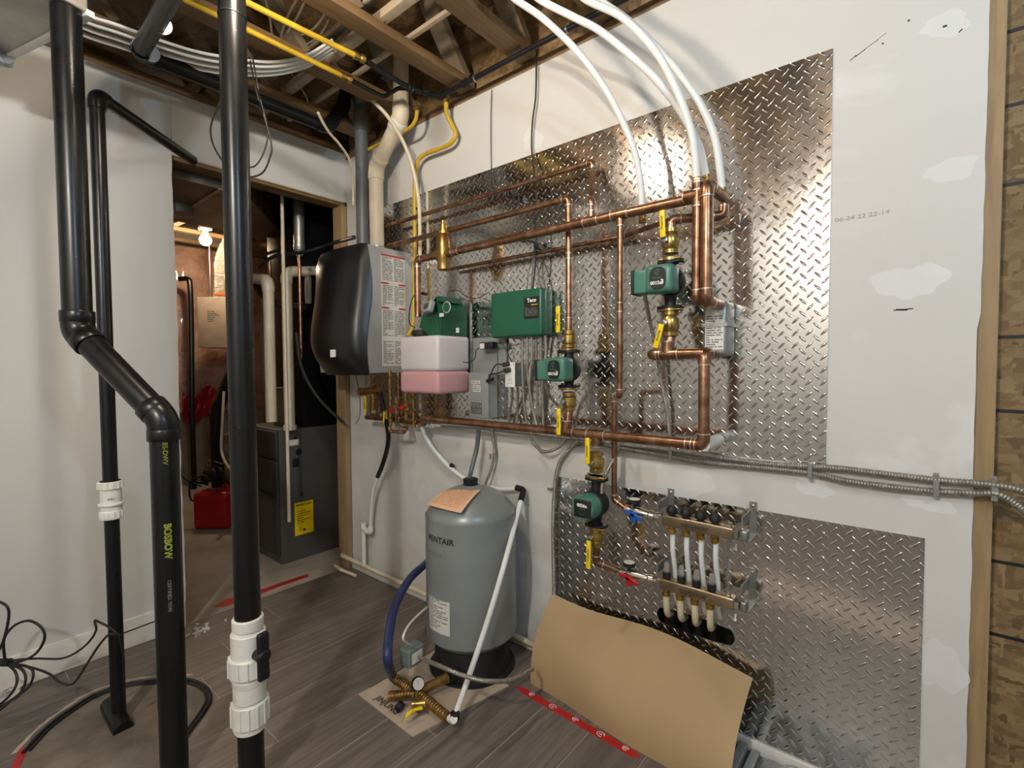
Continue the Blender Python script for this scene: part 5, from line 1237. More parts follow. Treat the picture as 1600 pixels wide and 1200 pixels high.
mb = MB(); P = smooth([G(660, 1106, .055), G(645, 1110, .058), G(636, 1118, .052), G(631, 1128, .03)], 5)
for a, b in zip(P, P[1:]): mb.bar(a, b, .003, .014, EZ)
mesh('yellow_lever', mb, 'yellowgrip', ba)
gp = G(653, 1068, .085); nn = (EYE-gp).normalized(); nn = (nn+EX*.5).normalized()
mesh('pressure_gauge', MB().lathe(gp, nn, [(-.012, .014), (-.010, .024), (.008, .024), (.010, .022)], 26), 'iron', ba); mesh('gauge_face', MB().lathe(gp+nn*.0095, nn, [(0, .021), (.001, .021)], 26), 'gaugeface', ba.children[-1])
gf = ba.children[-1]; u_, v_ = frame(nn, (0, 0, 1)); mesh('gauge_needle', MB().bar(gp+nn*.0108, gp+nn*.0108+u_*.015+v_*.004, .0015, .0006, v_), 'red_print', ba)
mesh('gauge_stem', MB().cyl(gp-nn*.008, c0, .006, 10), 'brass', ba); mesh('riser_nipple', MB().cyl(G(640, 1078, .05), G(640, 1078, .145), .006, 12), 'iron', ba)
mesh('pvc_elbow', MB().tube(fillet([G(697, 1117, .035), G(709, 1127, .032), P[-1]*0+F(709, 1124, .05)], .012)[0], .013, 14), 'pvc', ba)
fit(G(628, 1108, .02), G(622, 1100, .03), .016, 'drain_cap', 'iron')
# pressure switch
sw = G(640, 1072, .15); ps_ = thing('pressure_switch', 'small grey pressure switch box on a thin nipple above the brass fittings', 'electrical box', sw-EZ*.03)
sw = D_(644, 1022, (F(640, 1078, .05)-EYE).dot(fw)); xx2 = (rt*.6+EX*.0+Vector((fw.x, fw.y, 0))*.8).normalized(); yy2 = EZ.cross(xx2)
ps_.location = sw-EZ*.03
mesh('cover', MB().obox(sw, xx2, yy2, EZ, (.040, .028, .034), .008), 'greybox_d', ps_); q = sw-EZ*.0; mesh('label', MB().obox(sw+yy2*.0285*(-1 if yy2.dot(fw) > 0 else 1), xx2, yy2, EZ, (.026, .0008, .020)), 'label', ps_)
bx('armoured_cable', 'shiny armoured cable from the pressure switch around the foot of the tank', [sw+rt*.02+EZ*-.01, D_(690, 1042, 1.66), D_(725, 1056, 1.62), D_(760, 1064, 1.60), D_(800, 1062, 1.68), D_(826, 1048, 1.80), D_(832, 1046, 1.9)], .0075)
flex('pale_tube', 'thin pale tube curving from the pressure switch behind the grey tank', [sw+EZ*.03, D_(630, 998, 1.7), D_(640, 975, 1.8), D_(660, 955, 1.98), D_(672, 945, 2.1)], .004, 'pvc', 'tube')
# navy hose
P = [W(685, 862, .02), D_(664, 882, 2.34), D_(640, 905, 2.2), D_(618, 945, 2.0), D_(608, 990, 1.85), D_(606, 1030, 1.76), D_(613, 1055, (hose_end-EYE).dot(fw)*1.0), hose_end]
flex('drain_hose', 'thick navy blue hose curving round the left of the grey tank', P, .0175, 'blue', 'hose', n=18)
# white pipes along the wall foot
PW = 'white pipes along the foot of the wall'
run('white_pipe', 'white pipe running along the foot of the plated wall behind the tank', [W(536, 866, .05)+EY*.12-EX*.02, W(536, 870, .05), W(668, 943, .05)], .0125, 'pvc_cream', .015, group=PW, ring=False) if 0 else None
a = Vector((LX-.06, WY-.045, .075)); b = Vector((-.62, WY-.045, .055))
run('white_pipe', 'white pipe running along the foot of the plated wall behind the tank', [a+Vector((-.01, .10, 0)), a, Vector((-1.20, WY-.045, .055))], .0125, 'pvc_cream', .015, group=PW, ring=False)
xq_ = W(567, 830, .05).x
run('white_pipe', 'white upright drain pipe rising from the wall foot to the paired elbows', [(xq_, WY-.03, .085), (xq_, WY-.03, W(567, 822, .03).z), (xq_+.03, WY-.035, W(567, 822, .03).z), (xq_+.03, WY-.035, W(578, 808, .03).z)] if 0 else [(xq_, WY-.045, .08), (xq_, WY-.045, W(567, 822, .045).z)], .0125, 'pvc', .012, group=PW, ring=False)
zz_ = W(567, 826, .045).z; u0 = Vector((xq_, WY-.045, zz_+.015)); 
t = thing('drain_trap', 'pair of white elbows joining the upright pipe to the black drain hose', 'pipe', u0, PW)
xk = W(579, 826, .045).x
mesh('elbow', MB().tube(fillet([u0+EZ*.02, u0-EZ*.012, Vector((xk, WY-.045, zz_-.012)), Vector((xk, WY-.045, zz_+.03))], .016)[0], .0155, 16), 'pvc', t)
P = [Vector((xk, WY-.045, zz_+.02)), W(580, 800, .05), W(583, 770, .06), W(588, 752, .07), W(590, 745, .07)]
mesh('white_tail', MB().tube(smooth(P, 6), .0105, 14), 'pvc', t)
P = [P[-1], W(597, 728, .08), W(604, 705, .09), W(607, 685, .10), W(605, 665, .13), W(603, 655, .16)]
flex('drain_hose', 'thin black hose hanging from the boiler fittings to the white elbows', P, .0125, 'rubber', 'hose', n=14)
run('white_pipe', 'short white pipe stub with a tee on the floor at the doorway jamb', [Vector((LX-.05, WY-.10, .028)), Vector((LX+.02, WY-.10, .02)), Vector((LX+.16, WY-.085, .016))], .0095, 'pvc_cream', .015, group=PW, ring=False)
# ================================================================= CURVED CARDBOARD AND RED TAPE
A0, A1 = F(828, 1072, 0), F(1140, 1262, 0)
T0, T1 = W(866, 927, .035), W(1176, 1056, .035)
A0 = Vector((-1.165, 1.50, 0)); A1 = Vector((A0.x+.80, 1.39, 0))
A0 = F(829, 1068, .0); A1 = F(1142, 1262, .0)
cw = thing('curved_cardboard', 'large brown cardboard sheet bowed against the lower tread plate', 'cardboard', (A0+A1)/2)
def cwf(u, v):
    a = A0.lerp(A1, u); b = T0.lerp(T1, u)
    # bow: rises steeply from the floor then leans back to the wall
    m_ = Vector((a.x*.75+b.x*.25, a.y-.03+.01*math.sin(u*4), b.z*.62))
    p = a*(1-v)**2+m_*2*v*(1-v)+b*v*v; p.z += .012*math.sin(u*PI)*v-.014*math.sin(u*PI*2.2)*v; p.y += .006*math.sin(u*9+v*4)
    return p
mesh('sheet', MB().grid(cwf, 36, 26), 'cardboard', cw, solid=.004, sharp=60)
def fstrip(name, pa, pb, w_, mat, label, cat, nrag=20):
    a, b = F(*pa, .0005), F(*pb, .0005); d = (b-a).normalized(); s = EZ.cross(d); mb = MB(); r = random.Random(6)
    for i in range(nrag+1):
        p = a.lerp(b, i/nrag); k = .15 if i in (0, nrag) else 1
        mb.v += [p+s*(w_/2*k+r.uniform(-.0015, .0015)), p-s*(w_/2*k+r.uniform(-.0015, .0015))]
    for i in range(nrag): mb.f.append((2*i, 2*i+1, 2*i+3, 2*i+2))
    t = thing(name, label, cat, a); mesh('strip', mb, mat, t, solid=.0006); return t, a, b, d, s
t, a, b, d, s = fstrip('red_tape', (808, 1073), (1000, 1184), .030, 'redfilm', 'red sheathing tape with white ring marks on the floor along the bowed cardboard', 'tape')
for i, f in enumerate((.14, .33, .52, .72, .9)):
    c = a.lerp(b, f)+EZ*.0016+s*.002; g = MB()
    for k in range(22):
        q1, q2 = 2*PI*k/26, 2*PI*(k+1)/26; v1 = d*math.cos(q1)+s*math.sin(q1)*.8; v2 = d*math.cos(q2)+s*math.sin(q2)*.8; r1_, r2_ = .009+.003*(i % 2), .012+.003*(i % 2)
        g.quad(c+v1*r1_, c+v2*r1_, c+v2*r2_, c+v1*r2_)
    g.bar(c-d*.007, c+d*.006, .004, .0002, s); mesh('ring_mark', g, 'white_print', t)
t = thing('plastic_channel', 'pale blue grey plastic channels on the floor below the lower tread plate', 'channel', F(1165, 1190, 0))
a = W(1158, 1172, .02); a.z = 0
mesh('rail', MB().box((a.x-.005, WY-.30, .0), (a.x+.022, WY-.02, .030), .003), 'greybox', t)
mesh('rail', MB().box((a.x+.032, WY-.30, .0), (a.x+.058, WY-.02, .022), .003), 'greybox', t)
t = thing('plastic_bag', 'crumpled clear plastic bag on the floor against the lower tread plate', 'bag', (a.x+.15, WY-.1, 0))
M['film'] = (lambda t: (t.base('c9d0d4'), t.set(Roughness=.15, Alpha=.45, Coat_Weight=.5), t.bump(t.noise(t.coord(), 16, 5, .7, 1), 1, .02), t.m)[-1])(NT('clear_film'))
r = random.Random(8)
def bag(u, v):
    x = a.x+.066+u*.26; y = WY-.02-v*.26; z = .006+.075*math.sin(u*PI)**.6*math.sin(min(1, v*1.1)*PI)**.6*(1+.25*math.sin(u*17+v*9))*(1-u*.4)
    return (x, y, z)
mesh('film', MB().grid(bag, 26, 22), 'film', t, solid=.0008)

# ================================================================= BLACK CORDS AND COILS AT LEFT
k0 = D_(10, 1035, 1.72)
def DC(*c): return [D_(x, y, t) for x, y, t in c]
co = thing('cord_coil', 'bundle of black cord tied in loops, hanging off at the left edge above the baseboard', 'cord', k0)
loops = [((-12, 1030, 1.72), (4, 1005, 1.7), (14, 960, 1.68), (5, 943, 1.68), (-20, 942, 1.7), (-40, 980, 1.7), (-30, 1020, 1.72), (8, 1036, 1.72)),
         ((8, 1034, 1.72), (6, 1000, 1.7), (22, 978, 1.68), (46, 970, 1.68), (66, 982, 1.68), (69, 1000, 1.68), (55, 1022, 1.7), (30, 1034, 1.72), (8, 1037, 1.72)),
         ((10, 1036, 1.72), (24, 1050, 1.7), (26, 1068, 1.69), (14, 1088, 1.68), (-10, 1106, 1.68), (-40, 1110, 1.68)),
         ((10, 1036, 1.72), (34, 1046, 1.7), (40, 1062, 1.69), (32, 1082, 1.68), (10, 1098, 1.66), (-12, 1110, 1.66), (-40, 1116, 1.66)),
         ((10, 1036, 1.72), (44, 1042, 1.7), (52, 1054, 1.69), (44, 1074, 1.68), (20, 1092, 1.64), (-5, 1112, 1.62), (-40, 1120, 1.62)),
         ((-40, 1034, 1.73), (-10, 1040, 1.72), (10, 1032, 1.71))]
for q in loops: mesh('loop', MB().tube(smooth(DC(*q), 8), .0042, 8), 'cord', co)
mesh('cable_tie', MB().tube([k0-R2*.022, k0+R2*.014], .013, 10), 'cord', co)
P = DC((12, 1033, 1.72), (35, 1030, 1.72), (60, 1029, 1.72), (95, 1029, 1.70), (118, 1020, 1.68), (138, 1004, 1.66), (150, 985, 1.66), (148, 970, 1.66), (155, 972, 1.66), (170, 980, 1.64), (184, 992, 1.64), (192, 1020, 1.66), (194, 1060, 1.68), (194, 1090, 1.72))
flex('loose_cable', 'black cord from the tied bundle over to the thin pipe and down into its sleeve', P, .0035, 'cord', 'cord')
P = DC((15, 1038, 1.72), (45, 1042, 1.70), (75, 1052, 1.68), (92, 1065, 1.66), (108, 1070, 1.64), (120, 1062, 1.64), (138, 1034, 1.64), (155, 1008, 1.64), (170, 992, 1.64), (185, 991, 1.64))
flex('loose_cable', 'black cord sagging from the tied bundle and looping up to the thin pipe', P, .0038, 'cord', 'cord')
flex('loose_cable', 'taut thin black cord stretched from the thin pipe past the thick jogging pipe', DC((186, 992, 1.64), (215, 981, 1.75), (244, 970, 1.9)), .0025, 'cord', 'cord')
# ring of torn flooring edge / coil around the concrete patch
pts = ((5, 1260), (36, 1175), (70, 1138), (110, 1108), (150, 1084), (200, 1068), (250, 1062), (292, 1061), (320, 1072), (329, 1090), (318, 1112), (296, 1142), (280, 1165), (250, 1230))
mb = MB(); P = smooth([F(x, y, .0008) for x, y in pts], 5); mb.v = P; mb.f = [tuple(range(len(P)))]
struct('floor_patch', mb, 'patch', fl)
P = smooth([F(x, y, .008) for x, y in pts[1:-1]], 8)
for i, (off, r_, lb) in enumerate(((0, .0060, 'outer black cord lying in a wide ring around the bare floor patch'), (-.016, .0045, 'inner black cord lying in a wide ring around the bare floor patch'))):
    c = sum(P, Vector())/len(P); Q = [p+(c-p).normalized()*(-off*1.0)+EZ*(r_-.0075) for p in P]
    single('loose_cable', MB().tube(Q, r_, 8), 'cord', lb, 'cord', 'cords ringed on the floor', base=P[0])
mb = MB(); PP = smooth([F(x, y, .0016) for x, y in ((36, 1172), (70, 1136), (110, 1106), (150, 1082), (200, 1066), (250, 1060), (292, 1059))], 6); c = sum(P, Vector())/len(P); r = random.Random(5)
for p in PP:
    o = (p-c).normalized(); mb.v += [p+o*(.012+r.uniform(0, .004)), p+o*(.024+r.uniform(0, .007))]
for i in range(len(PP)-1): mb.f.append((2*i, 2*i+1, 2*i+3, 2*i+2))
single('torn_paper_strip', mb, 'cardlight', 'torn pale paper strip curving along the cords around the bare floor patch', 'paper', base=PP[0], solid=.0008)
a, b = F(38, 1168, .002), F(24, 1200, .002); single('red_tape', MB().bar(a, b, .0012, .022, EZ), 'redfilm', 'short piece of red tape beside the floor cords at the bottom left', 'tape')
q = [F(0, 1075, .012), F(20, 1062, .012), F(32, 1070, .006), F(31, 1086, .004), F(5, 1103, .004), F(-20, 1110, .004)]
mb = MB(); mb.v = q; mb.f = [tuple(range(6))]; t = thing('paper_tag', 'white printed paper tag on the floor under the tied black cords', 'paper', q[0]); mesh('sheet', mb, 'label', t, solid=.0008)
lines('tag_print', F(8, 1083, .013), (F(30, 1070, 0)-F(0, 1085, 0)), EZ.cross(F(30, 1070, 0)-F(0, 1085, 0)), .08, .05, 5, 'grey_print', t)

# ================================================================= CEILING SERVICES
# white tube bundle sweeping above the doorway wall
for i, (dy, lb) in enumerate(((0, 'lowest white tube of the bundle sweeping along the ceiling above the doorway wall'), (-11, 'middle white tube of the bundle sweeping along the ceiling above the doorway wall'), (-22, 'highest white tube of the bundle sweeping along the ceiling above the doorway wall'), (-32, 'thin topmost white tube of the bundle along the ceiling above the doorway wall'))):
    P = [F(x, y+dy*k, ZT-.03) for x, y, k in ((60, 22, 1), (137, 56, 1), (180, 70, 1), (250, 92, .9), (310, 107, .8), (360, 114, .75), (420, 116, .6), (475, 111, .5), (520, 98, .5))]
    P[-1].z = ZT+.02; P[-2].z = ZT-.012
    flex('water_tube', lb, P, .0095 if i < 3 else .006, 'pex', 'tube', 'white tubes along the ceiling')
M['strapwood'] = simple('pale_strapping', 'b3a58f', .6, 0, .12)
for y, z, hw, hh, lb in ((1.352, 2.66, .006, .017, 'narrow pale strap running across through the trusses near the plated wall'), (1.212, 2.665, .008, .034, 'wide pale strongback board running across through the trusses'), (1.13, 2.68, .007, .010, 'thin pale strap beside the wide strongback board in the ceiling')):
    single('strongback', MB().box((-2.74, y-hh*.6, z-hh*.5), (-.95, y+hh*.6, z+hh*.5), .002), 'strapwood', lb, 'bridging', 'bridging straps between trusses')
for i, (q, lb) in enumerate(((((640, -20), (575, 40), (505, 90), (480, 105)), 'grey ribbed tube rising diagonally through the trusses'), (((600, -25), (560, 20), (520, 60), (470, 95)), 'second grey tube beside the ribbed one between the trusses'))):
    flex('water_tube', lb, [F(x, y, ZT+.16) for x, y in q], .011, 'pvc_grey' if i else 'pex_old', 'tube', 'tubes inside the truss space')
r = random.Random(12)
for i, (q, lb) in enumerate(((((470, -10), (452, 20), (440, 55), (436, 75)), 'leftmost pale cable strand fanning out between the ceiling trusses'), (((480, -10), (468, 20), (450, 50), (441, 78)), 'second pale cable strand fanning out between the ceiling trusses'), (((412, -10), (420, 20), (426, 60)), 'short pale cable dropping by the straight black pipe at the ceiling'),
      (((508, 22), (490, 45), (465, 58), (448, 78)), 'pale cable curling under the second truss'), (((514, 30), (500, 55), (478, 70), (455, 80)), 'lower pale cable curling under the second truss'), (((455, 112), (465, 130), (478, 150), (482, 164)), 'thin pale cable between the nearest trusses above the doorway wall'))):
    flex('house_cable', lb, [F(x, y, ZT+.10) for x, y in q], .0045, 'pex_old', 'cable', 'house cables in the ceiling')
# foil duct corner at top left
dk = thing('galvanised_duct', 'shiny galvanised duct with a pale flange and crumpled plastic at the top left corner', 'duct', L_(10, 60, LX+.35))
p0 = F(-40, 118, ZT-.16); p1 = F(150, 4, ZT-.16)
q0, q1 = F(0, 55, 2.30), F(84, 8, 2.30)
d = (q1-q0).normalized(); s = EZ.cross(d)
c0_, c1_ = F(12, 96, 2.36)-d*.26, F(83, 57, 2.36)+d*.22
sgn = 1 if s.dot(EYE-c0_) > 0 else -1; s = s*sgn
Lc = (c1_-c0_).length
mesh('duct_body', MB().obox((c0_+c1_)/2+s*.16+EZ*.085, d, s, EZ, (Lc/2, .15, .08), .006), 'ductsteel', dk)
mesh('flange', MB().obox((c0_+c1_)/2+s*.005+EZ*.008, d, s, EZ, (Lc/2, .012, .010), .003), 'pvc', dk); mesh('flange', MB().obox((c0_+c1_)/2+s*.30+EZ*.004, d, s, EZ, (Lc/2, .012, .008), .003), 'pvc', dk)
t_ = c0_+d*.24
mesh('crumpled_film', MB().grid(lambda u, v: t_+s*(.0+.13*v)+d*(.02+.06*u)+EZ*(-.012+.02*math.sin(u*9+v*11)-.03*v*(1-v)), 14, 20), 'film', dk, solid=.0008)

# ================================================================= FURNACE ROOM
XF = -3.15; YFn = F(440, 883, 0).y; YFb = 2.05
XF = F(440, 883, -.008).x
zf = L_(442, 672, XF).z
fu = thing('furnace', 'dark grey furnace cabinet with a yellow energy label beyond the doorway', 'furnace', (XF-.27, YFn+.3, -.008))
mesh('cabinet', MB().box((XF-.53, YFn+.012, -.008), (XF, YFb+.1, zf), .004), 'furnace', fu)
mesh('front_door', MB().box((XF-.52, YFn-.006, .05), (XF-.01, YFn+.012, zf-.20), .004).box((XF-.46, YFn-.012, .10), (XF-.07, YFn-.006, zf-.28), .003), 'furnace_d', fu)
mesh('upper_door', MB().box((XF-.52, YFn-.006, zf-.19), (XF-.01, YFn+.012, zf-.01), .004), 'furnace_d', fu)
mesh('handle', MB().bar((XF-.40, YFn-.02, L_(425, 772, XF).z), (XF-.02, YFn-.02, L_(432, 778, XF).z), .012, .02, EZ, .004), 'black', fu)
def onf(px, py): return L_(px, py, XF)
def frect(name, xa, ya, xb_, yb_, mat, th=.001):
    a, b = onf(xa, ya), onf(xb_, yb_); return mesh(name, MB().box((XF, min(a.y, b.y), min(a.z, b.z)), (XF+th, max(a.y, b.y), max(a.z, b.z))), mat, fu)
en = frect('energy_label', 460, 787, 490, 830, 'yellowgrip')
a, b = onf(461, 788), onf(489, 828); cc = (a+b)/2
text('label_title', 'ENERGUIDE', abs(a.y-b.y)*.17, (XF+.001, cc.y, max(a.z, b.z)-.012), EY, EZ, 'ink', en, .0006, bold=.0006)
lines('fine_print', (XF+.0012, cc.y, cc.z+.01), EY, EZ, abs(a.y-b.y)*.8, abs(a.z-b.z)*.45, 6, 'ink', en, seed=3, fill=.3); mesh('marker_square', MB().box((XF+.001, cc.y-.008, b.z+.012), (XF+.0016, cc.y+.008, b.z+.028)), 'ink', en)
fl_ = frect('white_label', 451, 688, 467, 695, 'label')
for x, y, r_ in ((467, 706, .022), (471, 772, .012), (461, 684, .010)):
    p = onf(x, y); mesh('port_plug', MB().lathe((XF, p.y, p.z), EX, [(0, r_), (.006, r_*.9)], 20), 'ink', fu)
p = onf(462, 723); mesh('port_square', MB().obox((XF+.002, p.y, p.z), EY, EZ, EX, (.022, .028, .004), .003), 'ink', fu)
# plenum and dark ducts
pl = thing('supply_plenum', 'dark sheet metal plenum standing on the furnace', 'duct', (XF-.25, YFn+.3, zf))
ypl = L_(475, 640, XF-.01).y
mesh('plenum_body', MB().box((XF-.50, ypl, zf+.003), (XF-.01, YFb+.08, 2.52), .003), 'ductblack', pl)
for z in (zf+.42, zf+.95, 2.1): mesh('seam_strip', MB().box((XF-.51, ypl-.004, z), (XF-.006, YFb+.084, z+.02)), 'ductblack', pl)
rd = thing('round_duct', 'shiny round metal flue beside the dark plenum', 'duct', L_(468, 380, XF))
p = L_(468, 350, XF+.0); p.y -= .02; mesh('flue', MB().lathe((p.x+.03, p.y, L_(468, 392, XF).z), EZ, [(0, .034), (.45, .034)], 24), 'ductsteel', rd); mesh('flue_end', MB().lathe((p.x+.03, p.y, L_(468, 402, XF).z), EZ, [(0, .020), (.04, .03), (.05, .036), (.07, .036)], 24), 'ductsteel', rd)
td = thing('tapered_duct', 'wide brown toned sheet metal duct running under the furnace room ceiling', 'duct', (-3.4, 1.2, 2.25))
def prismz(pts, z0, z1):
    mb = MB(); n = len(pts)
    for z in (z0, z1):
        for x, y in pts: mb.v.append(Vector((x, y, z)))
    mb.f = [tuple(range(n-1, -1, -1)), tuple(range(n, 2*n))]+[(i, (i+1) % n, n+(i+1) % n, n+i) for i in range(n)]; return mb
mesh('duct_body', prismz([(-2.94, -.4), (-2.94, 1.20), (-3.72, 1.80), (-3.80, 1.80), (-3.80, -.4)], 2.25, 2.5), 'ductbrown', td)
for y in (.55, 1.05): mesh('seam_strip', MB().box((-3.81, y, 2.243), (-2.935, y+.02, 2.251)), 'ductsteel', td)
mesh('takeoff_collar', MB().lathe((-3.45, 1.0, 2.2), EZ, [(0, .09), (.05, .09)], 24), 'ductsteel', td)
# white PVC runs and copper lines
for i, (x, y0, y1, r_, lb) in enumerate(((412, 438, 660, .034, 'left white plastic vent pipe rising behind the furnace'), (441, 425, 672, .032, 'right white plastic vent pipe with an elbow standing on the furnace'))):
    dd_ = 3.16-i*.02; b = D_(x, y1, dd_); t_ = D_(x, y0, dd_); t_.x, t_.y = b.x, b.y
    if i: b.z = zf+.002
    b.y += .05; t_.y += .05
    vt = run('pvc_vent', lb, [b, t_, t_+Vector((-.30, -.02, .05))] if i == 0 else [b, t_, t_+Vector((-.02, .26, .05))], r_, 'pvc_cream', .05, 'pipe', 'white vents by the furnace', ring=False, ef=1.12, n=22, part='pipe_wall')
    if i: mesh('base_collar', MB().lathe(b+EZ*.001, EZ, [(0, .04), (.03, .04), (.033, .034)], 22), 'pvc_cream', vt)
def vline(name, lb, x, y0, y1, d_, r_, mat, cat='pipe', grp=None):
    a, b = D_(x, y0, d_), D_(x, y1, d_); a.x, a.y = b.x, b.y; return single(name, MB().cyl(a, b, r_, 12), mat, lb, cat, grp)
vline('condensate_tube', 'thin pale condensate tube running down the side of the furnace', 452, 300, 815, 3.06, .0105, 'pvc_cream')
vline('refrigerant_line', 'slim copper line between the two white furnace vents', 426, 410, 610, 3.3, .010, 'copper', grp='copper lines in the furnace room')
vline('refrigerant_line', 'slim copper line right of the white furnace vents', 471, 400, 560, 3.05, .010, 'copper', grp='copper lines in the furnace room')
fx = L_(478, 452, XF); single('foil_sleeve', MB().lathe((XF+.03, fx.y, L_(478, 475, XF).z), EZ, [(0, .018), (.02, .022), (.16, .022), (.18, .018)], 16), 'foil', 'shiny foil sleeve on the thin line beside the boiler', 'pipe')
flex('low_tube', 'dark hose draping diagonally past the plenum beside the furnace', [D_(463, 520, 3.02), D_(468, 560, 3.0), D_(478, 590, 2.98), D_(500, 625, 2.98), D_(536, 660, 2.98)], .010, 'rubber', 'hose')
P = [W(553, 371, .30)+Vector((0, 0, 0)), D_(520, 380, 2.95), D_(480, 393, 3.0), D_(430, 400, 3.05), D_(405, 418, 3.1)]
flex('thin_pipe', 'thin dark pipe running from the doorway corner across the furnace room', P, .011, 'iron', 'pipe')
single('coil_cabinet', MB().obox(D_(445, 520, 3.75), rt, Vector((fw.x, fw.y, 0)).normalized(), EZ, (.17, .02, .45)), 'ductbrown', 'brown metal coil cabinet glimpsed behind the white vents', 'cabinet')
single('filter_box', MB().obox(D_(455, 640, 3.5), rt, Vector((fw.x, fw.y, 0)).normalized(), EZ, (.10, .06, .16), .01), 'ductbrown', 'small brown metal box above the furnace behind the white vents', 'box')
flex('black_insulated_line', 'black insulated line slanting behind the straight pipe toward the vents', [D_(396, 440, 3.3), D_(410, 460, 3.3), D_(425, 472, 3.25), D_(450, 478, 3.2), D_(476, 478, 3.15)], .022, 'rubber', 'pipe')
# ventilator cabinet and foil duct
dc = 5.05
hv = thing('ventilator_box', 'tan cabinet with small printed lines hanging left of the straight black pipe', 'cabinet', D_(345, 545, dc))
fd = Vector((fw.x, fw.y, 0)).normalized(); ca = D_(353, 505, dc)
mesh('cabinet', MB().obox(ca, rt, fd, EZ, (.225, .10, .255), .004), 'cardlight', hv)
for k in (-1, 1): mesh('hanger_rod', MB().cyl(ca+rt*.15*k+EZ*.24, Vector((ca.x+rt.x*.15*k, ca.y+rt.y*.15*k, 2.62)), .004, 8), 'steel', hv)
lines('printed_lines', ca-fd*.101-rt*.05+EZ*.06, rt, EZ, .15, .12, 6, 'grey_print', hv, seed=9)
P = [D_(348, 470, dc), D_(350, 440, dc), D_(350, 410, dc), D_(362, 380, dc), D_(385, 350, dc-.1)]
single('foil_duct', MB().tube(smooth(P, 10), [.085+.006*(k % 2) for k in range(len(smooth(P, 10)))], 20), 'foil', 'crinkled silver flexible duct above the tan cabinet', 'duct')
single('red_tape', MB().lathe(D_(350, 463, dc), EZ, [(0, .093), (.02, .094)], 20), 'orange', 'band of orange tape at the foot of the silver flexible duct', 'tape')
# pipe loop against the insulation, red film, slanting pipe
P = [D_(280, 436, 5.2), D_(293, 436, 5.2), D_(297, 448, 5.2), D_(299, 520, 5.2), D_(300, 640, 5.2), Vector((D_(300, 640, 5.2).x, D_(300, 640, 5.2).y, 0))]
flex('small_drain', 'small black pipe with a rounded top standing against the pink insulation', P, .026, 'abs', 'pipe')
mb = MB().grid(lambda u, v: L_(286+u*60, 612+v*44+10*math.sin(u*7), -6.28+.03*math.sin(u*15+v*4)), 24, 8)
single('red_film', mb, 'redfilm', 'bunched red plastic tape along the bottom of the pink insulation', 'film', solid=.002)
flex('slanting_hose', 'thick black hose slanting up behind the straight black pipe beyond the doorway', [F(325, 700, 0)*0+Vector((D_(338, 652, 4.9).x, D_(338, 652, 4.9).y, 0)), D_(338, 652, 4.9), D_(346, 625, 4.9), D_(362, 585, 4.9), D_(380, 550, 4.9)], .06, 'abs', 'hose')
flex('drain_tube', 'pale tube hanging down to the red container', [D_(350, 612, 4.6), D_(348, 650, 4.5), D_(346, 700, 4.4), D_(352, 722, 4.3), D_(362, 735, 4.2)], .012, 'pex_old', 'tube')
single('wood_offcut', MB().obox(D_(358, 686, 4.7), rt, fd, EZ, (.06, .04, .045)), 'wood_x', 'pale wood block beyond the red container', 'wood')
# red jug with pump
jp = F(340, 822, -.008); jt = (jp-EYE).dot(fw)
jg = thing('red_container', 'red plastic container topped with tangled brass fittings on the concrete floor', 'container', jp)
w2 = (D_(366, 790, jt)-D_(312, 790, jt)).length/2; zt_ = D_(340, 765, jt).z
mb = MB().obox((jp.x, jp.y, (zt_-.008)/2), rt, fd, EZ, (w2, .10, (zt_+.008)/2), .035); mesh('body', mb, 'red', jg)
r = random.Random(21)
for k in range(16):
    p = D_(r.uniform(318, 362), r.uniform(724, 768), jt+r.uniform(-.08, .08)); q = p+Vector((r.uniform(-.06, .06), r.uniform(-.06, .06), r.uniform(-.05, .05)))
    mesh('fitting', MB().lathe(p, q-p, [(0, .012), (.004, .018), (.016, .018), (.02, .013), ((q-p).length+.02, .013)], 10), r.choice(['bronze', 'iron', 'brass', 'iron']), jg)
mesh('pump_body', MB().sphere(D_(338, 742, jt), .07, 18, (1, .9, .8)), 'iron', jg); mesh('cap', MB().lathe(D_(358, 765, jt), EZ, [(0, .03), (.04, .028)], 16), 'red', jg)
flex('container_hose', 'dark hose looping left from the red container onto the floor', [D_(320, 745, jt), D_(302, 748, jt), D_(296, 765, jt), D_(300, 782, jt), D_(318, 778, jt)], .008, 'cord', 'hose')
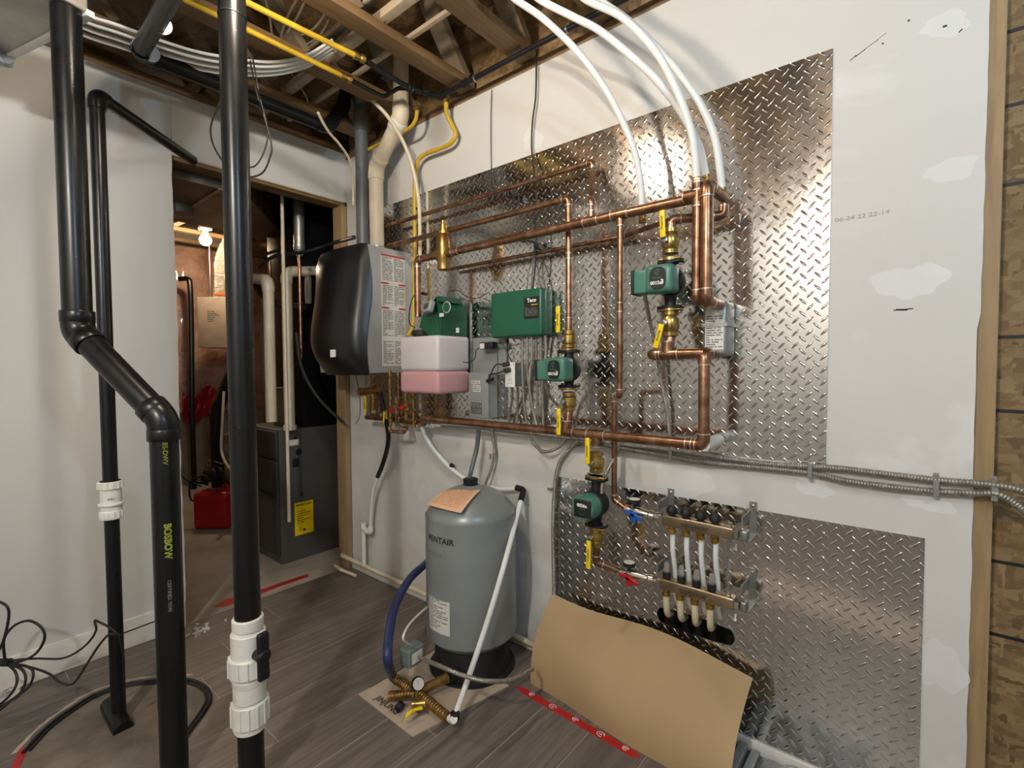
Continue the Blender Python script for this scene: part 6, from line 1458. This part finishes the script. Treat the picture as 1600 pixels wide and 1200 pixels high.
flex('container_hose', 'thin dark hose trailing from the red container to the left jamb', [D_(315, 760, jt), D_(295, 752, jt), D_(282, 742, jt)], .007, 'cord', 'hose')

# sheet of kraft board lying on the floor in front of the camera; it shows as the tan patch mirrored in the lower plate
t = thing('floor_cardboard', 'tan cardboard sheet lying on the floor, seen mirrored in the lower tread plate', 'cardboard', (-.5, .4, 0))
mesh('sheet', MB().obox((-.35, .42, .002), (1, .22, 0), (-.22, 1, 0), EZ, (.42, .17, .002)), 'cardlight', t)

# extra fittings crowded under the boiler
for i, (px, y0, y1, o_, r_, m_, lb) in enumerate(((646, 612, 668, .13, .011, 'bronze', 'brass isolation valve tail under the pink tank, left one'), (657, 606, 650, .11, .013, 'steel', 'grey metal nipple above the end of the lower copper main'), (592, 600, 655, .07, .010, 'copper', 'copper tail close to the wall behind the discharge tube'), (619, 620, 668, .18, .008, 'copper', 'thin copper tail in front of the beaded ones under the boiler'))):
    a = W(px, y0, o_); b = W(px, y1, o_); b.x = a.x; t = run('boiler_tail', lb, [a, b], r_, m_, group='pipes under the boiler', ring=False)
    for k in range(3): p = a.lerp(b, (k+.5)/3); mesh('nut', MB().lathe(p-EZ*.008, EZ, [(0, r_*1.1), (.002, r_*1.55), (.014, r_*1.55), (.016, r_*1.1)], 6), 'brass' if k % 2 else 'bronze', t)
a, b = W(572, 652, .10), W(655, 653, .16); b.z = a.z
run('copper_pipe', 'dull copper pipe linking the boiler tails to the left end of the lower main', [a, Vector((b.x-.03, a.y, a.z)), Vector((b.x, b.y, a.z))], .012, group=GC, ring=False)
for i, (px, py) in enumerate(((618, 640), (636, 636))):
    p = W(px, py, .15); t = thing('service_valve', ('left' if i == 0 else 'right')+' small brass service valve with a red cap under the boiler', 'valve', p, 'service valves under the boiler')
    mesh('body', MB().lathe(p-EZ*.02, EZ, [(0, .010), (.003, .015), (.016, .015), (.02, .011), (.03, .014), (.04, .010)], 8), 'brass', t); mesh('cap', MB().lathe(p, OUT, [(.008, .008), (.026, .008), (.027, .012), (.034, .012)], 10), 'red', t)
